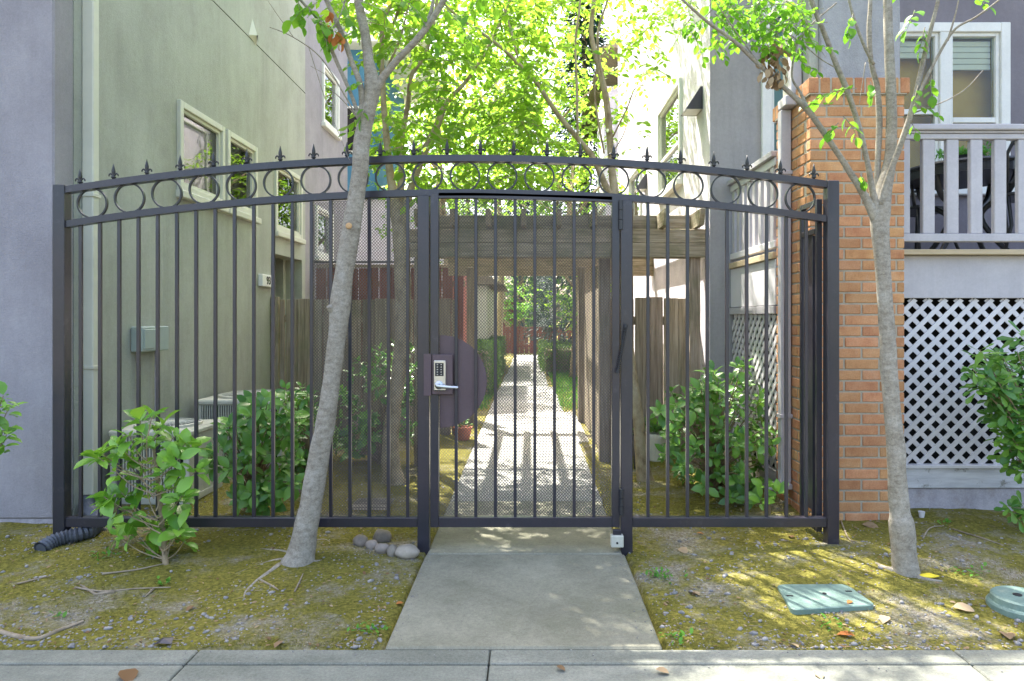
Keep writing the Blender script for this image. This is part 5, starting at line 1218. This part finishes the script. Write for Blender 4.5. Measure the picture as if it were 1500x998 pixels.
shrub('pittosporum_shrub', 'glossy whorled shrub in front of the white lattice at the right edge', Vector((3.05, 4.0, .05)), [(P(a, b, R.uniform(3.75, 4.05)), 1) for a, b in [(1435, 512), (1445, 530), (1425, 540), (1455, 545), (1470, 525), (1490, 515), (1480, 545), (1498, 540), (1450, 575), (1470, 575), (1490, 570), (1430, 560), (1465, 600), (1485, 600), (1500, 595), (1470, 630), (1490, 625), (1475, 655), (1495, 650), (1488, 672), (1510, 500), (1520, 530), (1530, 560), (1525, 600), (1540, 640), (1515, 665), (1550, 560), (1570, 600), (1500, 490), (1440, 548), (1462, 560), (1480, 585), (1452, 592), (1478, 610), (1492, 610), (1500, 570), (1505, 620), (1482, 640), (1500, 680), (1460, 515), (1478, 530), (1500, 555), (1515, 640)]], 'pitt', .10, 11, kind='spoon', stemr=.012)
shrub('pittosporum_sprig', 'low whorled sprig beneath the right edge shrub', Vector((3.0, 3.9, .05)), [(P(a, b, 3.9), .9) for a, b in [(1478, 742), (1497, 738), (1488, 752), (1512, 745)]], 'pitt', .08, 8, kind='spoon', stemr=.006)
shrub('pittosporum_shrub', 'green shrub cut off by the left edge of the picture', Vector((-2.95, 3.6, .06)), [(P(a, b, R.uniform(3.5, 3.7)), 1) for a, b in [(5, 580), (12, 600), (0, 595), (8, 625), (12, 632), (-10, 575), (-15, 610), (3, 650), (-20, 640), (-30, 600), (-35, 570), (-20, 665)]], 'cam_leaf', .08, 6, stemr=.01)

# ================================================================== GROUND DETAIL
def blob(c, rx_, ry, rz, seed, n1=10, n2=6):
    mb = MB(); vs = []; fs = []
    for j in range(n2 + 1):
        th = math.pi * j / n2
        for i in range(n1):
            a = 2 * math.pi * i / n1; v = Vector((math.sin(th) * math.cos(a), math.sin(th) * math.sin(a), math.cos(th)))
            k = 1 + .22 * noise.noise(v * 1.3 + Vector((seed, seed, 0))); vs.append((c[0] + v.x * rx_ * k, c[1] + v.y * ry * k, c[2] + v.z * rz * k))
    for j in range(n2):
        for i in range(n1): a = j * n1 + i; b = j * n1 + (i + 1) % n1; fs.append((a, a + n1, b + n1, b))
    mb.add(vs, fs); return mb
for k, (px, py, r, lab) in enumerate([(529, 792, 11, 'rounded grey stone at the left end of the small row by the gate post'), (545, 797, 9, 'small dark stone second from the left in the row'), (560, 787, 13, 'pale rounded stone, topmost of the little pile by the gate post'), (560, 803, 10, 'small grey stone under the pale topmost stone'), (575, 807, 11, 'pinkish upright stone next to the long stone'), (597, 810, 17, 'long flat grey stone touching the gate post')]):
    g = gp(px, py + 6); rr = r * .93 * g.y / F
    solo('river_stone', blob((g.x, g.y, g.z + rr * .5), rr * (1.15 if k != 4 else .8), rr * .9, rr * (.95 if k != 5 else .65), k * 3.1, 16, 10), M['stone'], lab, 'stone', (g.x, g.y, g.z), smooth=True, group='river stones by the gate post')
# utility lid and round valve cover
g0, g1, g2, g3 = gp(1137, 860), gp(1240, 857), gp(1284, 893), gp(1160, 902)
ul = thing('utility_vault', 'green rectangular plastic utility vault cover set in the moss', 'utility vault', (g0 + g2) / 2)
def rounded(quad, rr, n=5):
    out = []
    for i in range(4):
        a, b, c_ = quad[i - 1], quad[i], quad[(i + 1) % 4]; u = (a - b).normalized(); v = (c_ - b).normalized()
        s, e = b + u * rr, b + v * rr
        for k in range(n + 1): t_ = k / n; out.append(s * (1 - t_) ** 2 + b * 2 * t_ * (1 - t_) + e * t_ ** 2)
    return out
q2 = [Vector((g.x, g.y)) for g in (g3, g2, g1, g0)]
zt = max(g.z for g in (g0, g1, g2, g3)) + .006
def lidmesh(quad, z0, z1, bev):
    mb = MB(); c_ = sum(quad, Vector((0, 0))) / 4; outer = rounded(quad, .035); n_ = len(outer); inner = [p + (c_ - p).normalized() * bev for p in outer]
    vs = [(p.x, p.y, z0) for p in outer] + [(p.x, p.y, z1 - bev * .6) for p in outer] + [(p.x, p.y, z1) for p in inner]
    fs = [tuple(range(2 * n_, 3 * n_))]
    for k in range(n_):
        j = (k + 1) % n_; fs += [(k, j, j + n_, k + n_), (k + n_, j + n_, j + 2 * n_, k + 2 * n_)]
    mb.add(vs, fs); return mb
part('cover', lidmesh(q2, zt - .05, zt, .006), M['lid'], ul)
c_ = (g0 + g2) / 2
mb = MB(); mb.tube([(c_.x, c_.y, zt - .002), (c_.x, c_.y, zt + .004)], .009, 12); part('bolt', mb, M['black'], ul)
a_ = g1.lerp(g2, .35).lerp(c_, .25)
mb = MB(); mb.box(a_.x - .014, a_.y - .005, zt - .001, a_.x + .014, a_.y + .005, zt + .0025); part('pull_slot', mb, M['black'], ul)
a_ = g0.lerp(g3, .5).lerp(c_, .15)
mb = MB(); mb.box(a_.x - .014, a_.y - .005, zt - .001, a_.x + .014, a_.y + .005, zt + .0025); part('pull_slot', mb, M['black'], ul)
g = gp(1497, 893); rvb = .118
vb = thing('valve_box', 'round green valve cover at the right edge of the moss', 'valve cover', g)
mb = MB(); mb.lathe([(rvb + .014, -.05), (rvb + .014, .022), (rvb + .008, .03), (rvb, .032), (rvb - .002, .055), (rvb - .01, .062), (.01, .064)], 36, g); part('cover', mb, M['lid'], vb, smooth=False)
mb = MB(); mb.tube([(g.x - .02, g.y + .0, g.z + .0625), (g.x - .02, g.y, g.z + .0665)], .018, 14); part('center_cap', mb, M['black'], vb)
# yellow scrap by the tree foot
g = gp(1360, 847, .012); mb = blob((g.x, g.y, g.z), .047, .022, .009, 4.4, 12, 6)
solo('toy_scrap', mb, M['yellow'], 'bright yellow plastic scrap lying at the foot of the right tree', 'scrap', g)
g = gp(1350, 758, .0); mb = MB(); mb.lathe([(.014, 0), (.019, .035), (.02, .036), (.016, .034)], 14, g); solo('plastic_cup', mb, M['lattice'], 'tiny pale plastic cup standing under the porch footing', 'cup', g)
g = gp(240, 945, .004); mb = MB(); mb.add([g + Vector(v) for v in ((-.04, -.012, 0), (-.01, -.02, .012), (.035, -.01, .004), (.03, .018, .018), (-.015, .022, .016), (0, 0, .022))], [(0, 1, 5), (1, 2, 5), (2, 3, 5), (3, 4, 5), (4, 0, 5)])
solo('slate_chip', mb, M['metal'], 'dark blue slate chip at the sidewalk edge on the left', 'stone', g)
# fallen leaves large enough to pick out
fallen = [(1253, 935, 'orangeleaf', .07), (1020, 783, 'orangeleaf', .045), (1325, 812, 'deadleaf', .08), (1300, 800, 'deadleaf', .07), (1395, 892, 'deadleaf', .09), (1480, 940, 'deadleaf', .09), (185, 983, 'deadleaf', .10), (285, 890, 'deadleaf', .05), (1025, 875, 'deadleaf', .07), (1170, 952, 'deadleaf', .05), (580, 888, 'orangeleaf', .04), (1240, 755, 'deadleaf', .10), (1262, 770, 'deadleaf', .10), (995, 805, 'deadleaf', .08), (1298, 905, 'deadleaf', .07), (815, 980, 'deadleaf', .04), (1248, 888, 'orangeleaf', .035), (415, 968, 'deadleaf', .05), (960, 985, 'deadleaf', .05), (1195, 985, 'deadleaf', .05), (530, 770, 'deadleaf', .05), (1160, 790, 'deadleaf', .06)]
FL = ['curled orange leaf at the sidewalk edge below the utility vault', 'small orange leaf on the moss right of the gate post', 'dry leaf just left of the right tree foot', 'dry leaf behind the left one near the right tree foot', 'long pale dry leaf between the utility vault and the valve cover', 'pale dry leaf at the moss edge below the valve cover', 'large dry leaf lying on the sidewalk at far left', 'small dry leaf on bare soil left of centre', 'pale dry leaf on the moss right of the walkway', 'small dry leaf at the sidewalk edge left of the orange one', 'small orange leaf beside the walkway left edge', 'long dry leaf against the brick pillar foot', 'second long dry leaf near the brick pillar foot', 'crumpled pale dry leaf near the gate post on the right', 'dry leaf at the right corner of the utility vault', 'tiny dry leaf on the sidewalk in line with the walkway', 'small brown leaf lying on the green utility vault', 'small dry leaf on the sidewalk left of centre', 'small dry leaf on the sidewalk right of the walkway', 'small dry leaf on the sidewalk below the utility vault', 'small dry leaf under the fence beside the stones', 'small dry leaf on the moss under the right fence rail']
for k_, (a, b, mm, s_) in enumerate(fallen):
    g = gp(a, b, .008)
    if g.y < 2.62: g = Vector(((a - CX) * EYE / (b - CY), EYE * F / (b - CY), .006))
    if abs(g.x + .02) < .53: g.z = .011
    if 1137 < a < 1284 and 857 < b < 902: g.z = zt + .005
    d = Vector((R.uniform(-1, 1), R.uniform(-1, 1), 0)).normalized(); x = lx((0, 0, 0), d, Vector((R.uniform(-.3, .3), R.uniform(-.3, .3), 1)), s_, 1.2)
    o = bpy.data.objects.new('fallen_leaf', tmesh('cam', M[mm])); COL.objects.link(o); p, d, xx, z, s, w_ = x
    o.matrix_world = Matrix(((xx.x * s * w_, d.x * s, z.x * s, g.x), (xx.y * s * w_, d.y * s, z.y * s, g.y), (xx.z * s * w_, d.z * s, z.z * s, g.z), (0, 0, 0, 1)))
    o['label'] = FL[k_]
    o['category'] = 'leaf'; o['group'] = 'larger fallen leaves in front of the fence'
# loose sticks and surface roots
for i, (path, lab) in enumerate([([(0, 952), (50, 938), (95, 922), (122, 912)], 'thick tan surface root at the sidewalk edge, lower left'), ([(110, 862), (150, 868), (200, 864), (250, 862)], 'pale forked surface root across the moss left of the leaning tree'), ([(150, 842), (200, 836), (245, 826)], 'thin tan surface root near the foot of the front shrub'), ([(25, 857), (70, 846)], 'short dry stick on bare soil near the left building'),
                                ([(432, 868), (444, 842)], 'short upright pointing stick below the leaning tree'), ([(380, 850), (402, 862), (408, 866)], 'short stubby root piece left of the leaning tree'), ([(1395, 776), (1440, 790), (1470, 800)], 'thin stick on the moss below the lattice'), ([(1352, 790), (1362, 775), (1380, 772)], 'small bent root right of the right tree'), ([(1232, 765), (1243, 790), (1255, 795)], 'grey root piece beside the fence end post')]):
    pts = [gp(a, b, .005) for a, b in path]; p, r = spline(pts, [(.011 if i in (0,) else .005) * (1 - .5 * k / (len(pts) - 1)) for k in range(len(pts))], 6); mb = MB(); mb.tube(p, r, 6, lump=.4)
    if i == 1: q = gp(168, 868, .004); mb.tube([q, gp(140, 872, .004), gp(118, 858, .004)], [.009, .007, .004], 6, lump=.3); mb.tube([gp(225, 864, .004), gp(212, 876, .004)], [.006, .002], 5)
    solo('surface_root', mb, M['root'], lab, 'root', pts[0], smooth=True)
# gravel, moss and litter: nobody could count these
vs0 = []; 
t_ = (1 + 5 ** .5) / 2
ico = np.array([(-1, t_, 0), (1, t_, 0), (-1, -t_, 0), (1, -t_, 0), (0, -1, t_), (0, 1, t_), (0, -1, -t_), (0, 1, -t_), (t_, 0, -1), (t_, 0, 1), (-t_, 0, -1), (-t_, 0, 1)]) / 1.9
icf = [(0, 11, 5), (0, 5, 1), (0, 1, 7), (0, 7, 10), (0, 10, 11), (1, 5, 9), (5, 11, 4), (11, 10, 2), (10, 7, 6), (7, 1, 8), (3, 9, 4), (3, 4, 2), (3, 2, 6), (3, 6, 8), (3, 8, 9), (4, 9, 5), (2, 4, 11), (6, 2, 10), (8, 6, 7), (9, 8, 1)]
def mossy(x, y): return noise.fractal(Vector((x * 1.3, y * 1.3, 4)), 1, 2, 4)
def rand_ground():
    while True:
        y = 2.64 + (R.random() ** 1.6) * 3.2; x = R.uniform(-2.9, 2.9)
        if abs(x + .02) > .565: return x, y
mb = MB(); cnt = 0
while cnt < 6500:
    x, y = rand_ground(); near = abs(abs(x + .02) - .60) < .13 or (-2.9 < x < -1.9 and y > 3.5)
    if not near and mossy(x, y) > -.02 and R.random() < .8: continue
    s = R.choice((.002, .0025, .003, .003, .0035, .004, .005, .006, .009 if R.random() < .5 else .006, .013 if R.random() < .25 else .005))
    a = R.uniform(0, 6.28); ca, sa = math.cos(a), math.sin(a); sx, sy, sz = s * R.uniform(.9, 1.6), s * R.uniform(.7, 1.1), s * R.uniform(.4, .8); z = H(x, y)
    mb.add([(x + ca * v[0] * sx - sa * v[1] * sy, y + sa * v[0] * sx + ca * v[1] * sy, z + v[2] * sz + sz * .4) for v in ico * np.random.uniform(.85, 1.15, (12, 1))], icf); cnt += 1
for i in range(420):
    if i % 3: x = R.choice((-.535, .50)) + R.choice((-1, 1)) * 0 + (R.random() ** 2) * .09 * (1 if i % 2 else 1) * R.choice((1, 1, .3)); y = R.uniform(2.64, 5.5)
    else: x = R.uniform(-2.4, 2.2); y = 2.605 - (R.random() ** 2) * .16
    if i % 3: x = (-.535 + abs(x + .535)) if x < 0 else (.495 - abs(x - .5))
    s = R.uniform(.001, .0035); z = .0065 if i % 3 else .0022
    mb.add([(x + v[0] * s * 1.3, y + v[1] * s, z + v[2] * s * .6 + s * .4) for v in ico * np.random.uniform(.8, 1.2, (12, 1))], icf)
g_ = solo('gravel', mb, M['pebble'], 'loose grey gravel scattered over the soil beside the walkway', 'gravel', (0, 0, 0), smooth=True); g_['kind'] = 'stuff'
xf = []
while len(xf) < 70000:
    x, y = rand_ground()
    if mossy(x, y) < -.06 + R.uniform(-.12, .12): continue
    xf.append(lx((x, y, H(x, y) - .002), (R.uniform(-.7, .7), R.uniform(-.7, .7), 1), rv(1), R.uniform(.004, .011), 1.5))
o = joined_leaves('moss', 'blade', xf, M['mossblade'], None); o['label'] = 'yellow green moss carpeting the soil in front of the fence'; o['category'] = 'moss'
xf = []
while len(xf) < 2200:
    x, y = rand_ground(); xf.append(lx((x, y, H(x, y) + .004), (R.uniform(-1, 1), R.uniform(-1, 1), R.uniform(-.1, .3)), (R.uniform(-.5, .5), R.uniform(-.5, .5), 1), R.uniform(.008, .026), R.uniform(.4, 1.3)))
o = joined_leaves('leaf_litter', 'oval', xf, M['deadleaf'], None); o['label'] = 'small dry leaf litter strewn over moss and soil'; o['category'] = 'leaf litter'
mb = MB()
for i in range(700):
    x, y = rand_ground(); a = R.uniform(0, 6.28); l_ = R.uniform(.01, .05); z = H(x, y) + .003
    q = Vector((x, y, z)); e = q + Vector((math.cos(a) * l_, math.sin(a) * l_, R.uniform(0, .006))); mb.tube([q, q.lerp(e, .5) + rv(.004), e], [.0012, .001, .0006], 4, cap=False)
g_ = solo('twig_litter', mb, M['root'], 'thin broken twigs strewn over the moss', 'twigs', (0, 0, 0)); g_['kind'] = 'stuff'
# weeds
for k, (a, b, n_, sp, lab) in enumerate([(968, 846, 46, .05, 'feathery bright green weed patch right of the walkway'), (240, 856, 12, .02, 'tiny weed below the front shrub roots'), (548, 925, 26, .04, 'small weed at the corner of walkway and sidewalk'), (1386, 768, 14, .03, 'little broad leaf weed below the lattice'), (1420, 838, 24, .05, 'fine green weed right of the yellow scrap'), (985, 935, 20, .04, 'low weed at the right walkway edge near the sidewalk'), (200, 805, 1, .01, ''), (150, 815, 22, .04, 'bluish green weed left of the front shrub'), (1215, 918, 16, .04, 'small weed along the front of the utility lid'), (88, 905, 8, .015, 'tiny sprout beside the lower left root')]):
    if not lab: continue
    g = gp(a, b); t = thing('weed', lab, 'weed', g, 'small weeds in the moss'); xf = []
    for i in range(n_): q = Vector((g.x + R.gauss(0, sp), g.y + R.gauss(0, sp * .7), 0)); q.z = H(q.x, q.y) + R.uniform(0, .015); xf.append(lx(q, (R.uniform(-1, 1), R.uniform(-1, 1), R.uniform(.2, 1)), (0, 0, 1), R.uniform(.018, .032), 1.2))
    joined_leaves('leaves', 'oval', xf, M['weed'], t, None)
# low grass strips along the far walk
xf = []
for i in range(7000):
    s = R.random() < .35; y = R.uniform(9.4, 16); x = R.uniform(-.95, -.58) if s else R.uniform(.44, 1.1)
    xf.append(lx((x, y, 0), (R.uniform(-.5, .5), R.uniform(-.5, .5), 1), rv(1), R.uniform(.04, .10), .5))
o = joined_leaves('grass', 'blade', xf, M['weed'], None); o['label'] = 'bright green grass verge along the far walkway'; o['category'] = 'grass'
# drain grate in the soil behind the mesh
t = thing('drain_grate', 'grey square drain grate in the soil behind the mesh', 'drain', gp(545, 742)); g = gp(545, 742, .012)
for i in range(9):
    mb = MB(); mb.box(g.x - .13, g.y - .13 + i * .032, g.z, g.x + .13, g.y - .118 + i * .032, g.z + .008); part('grate_bar', mb, M['stone'], t)
print('objects', len(bpy.data.objects), 'bricks', nbr)
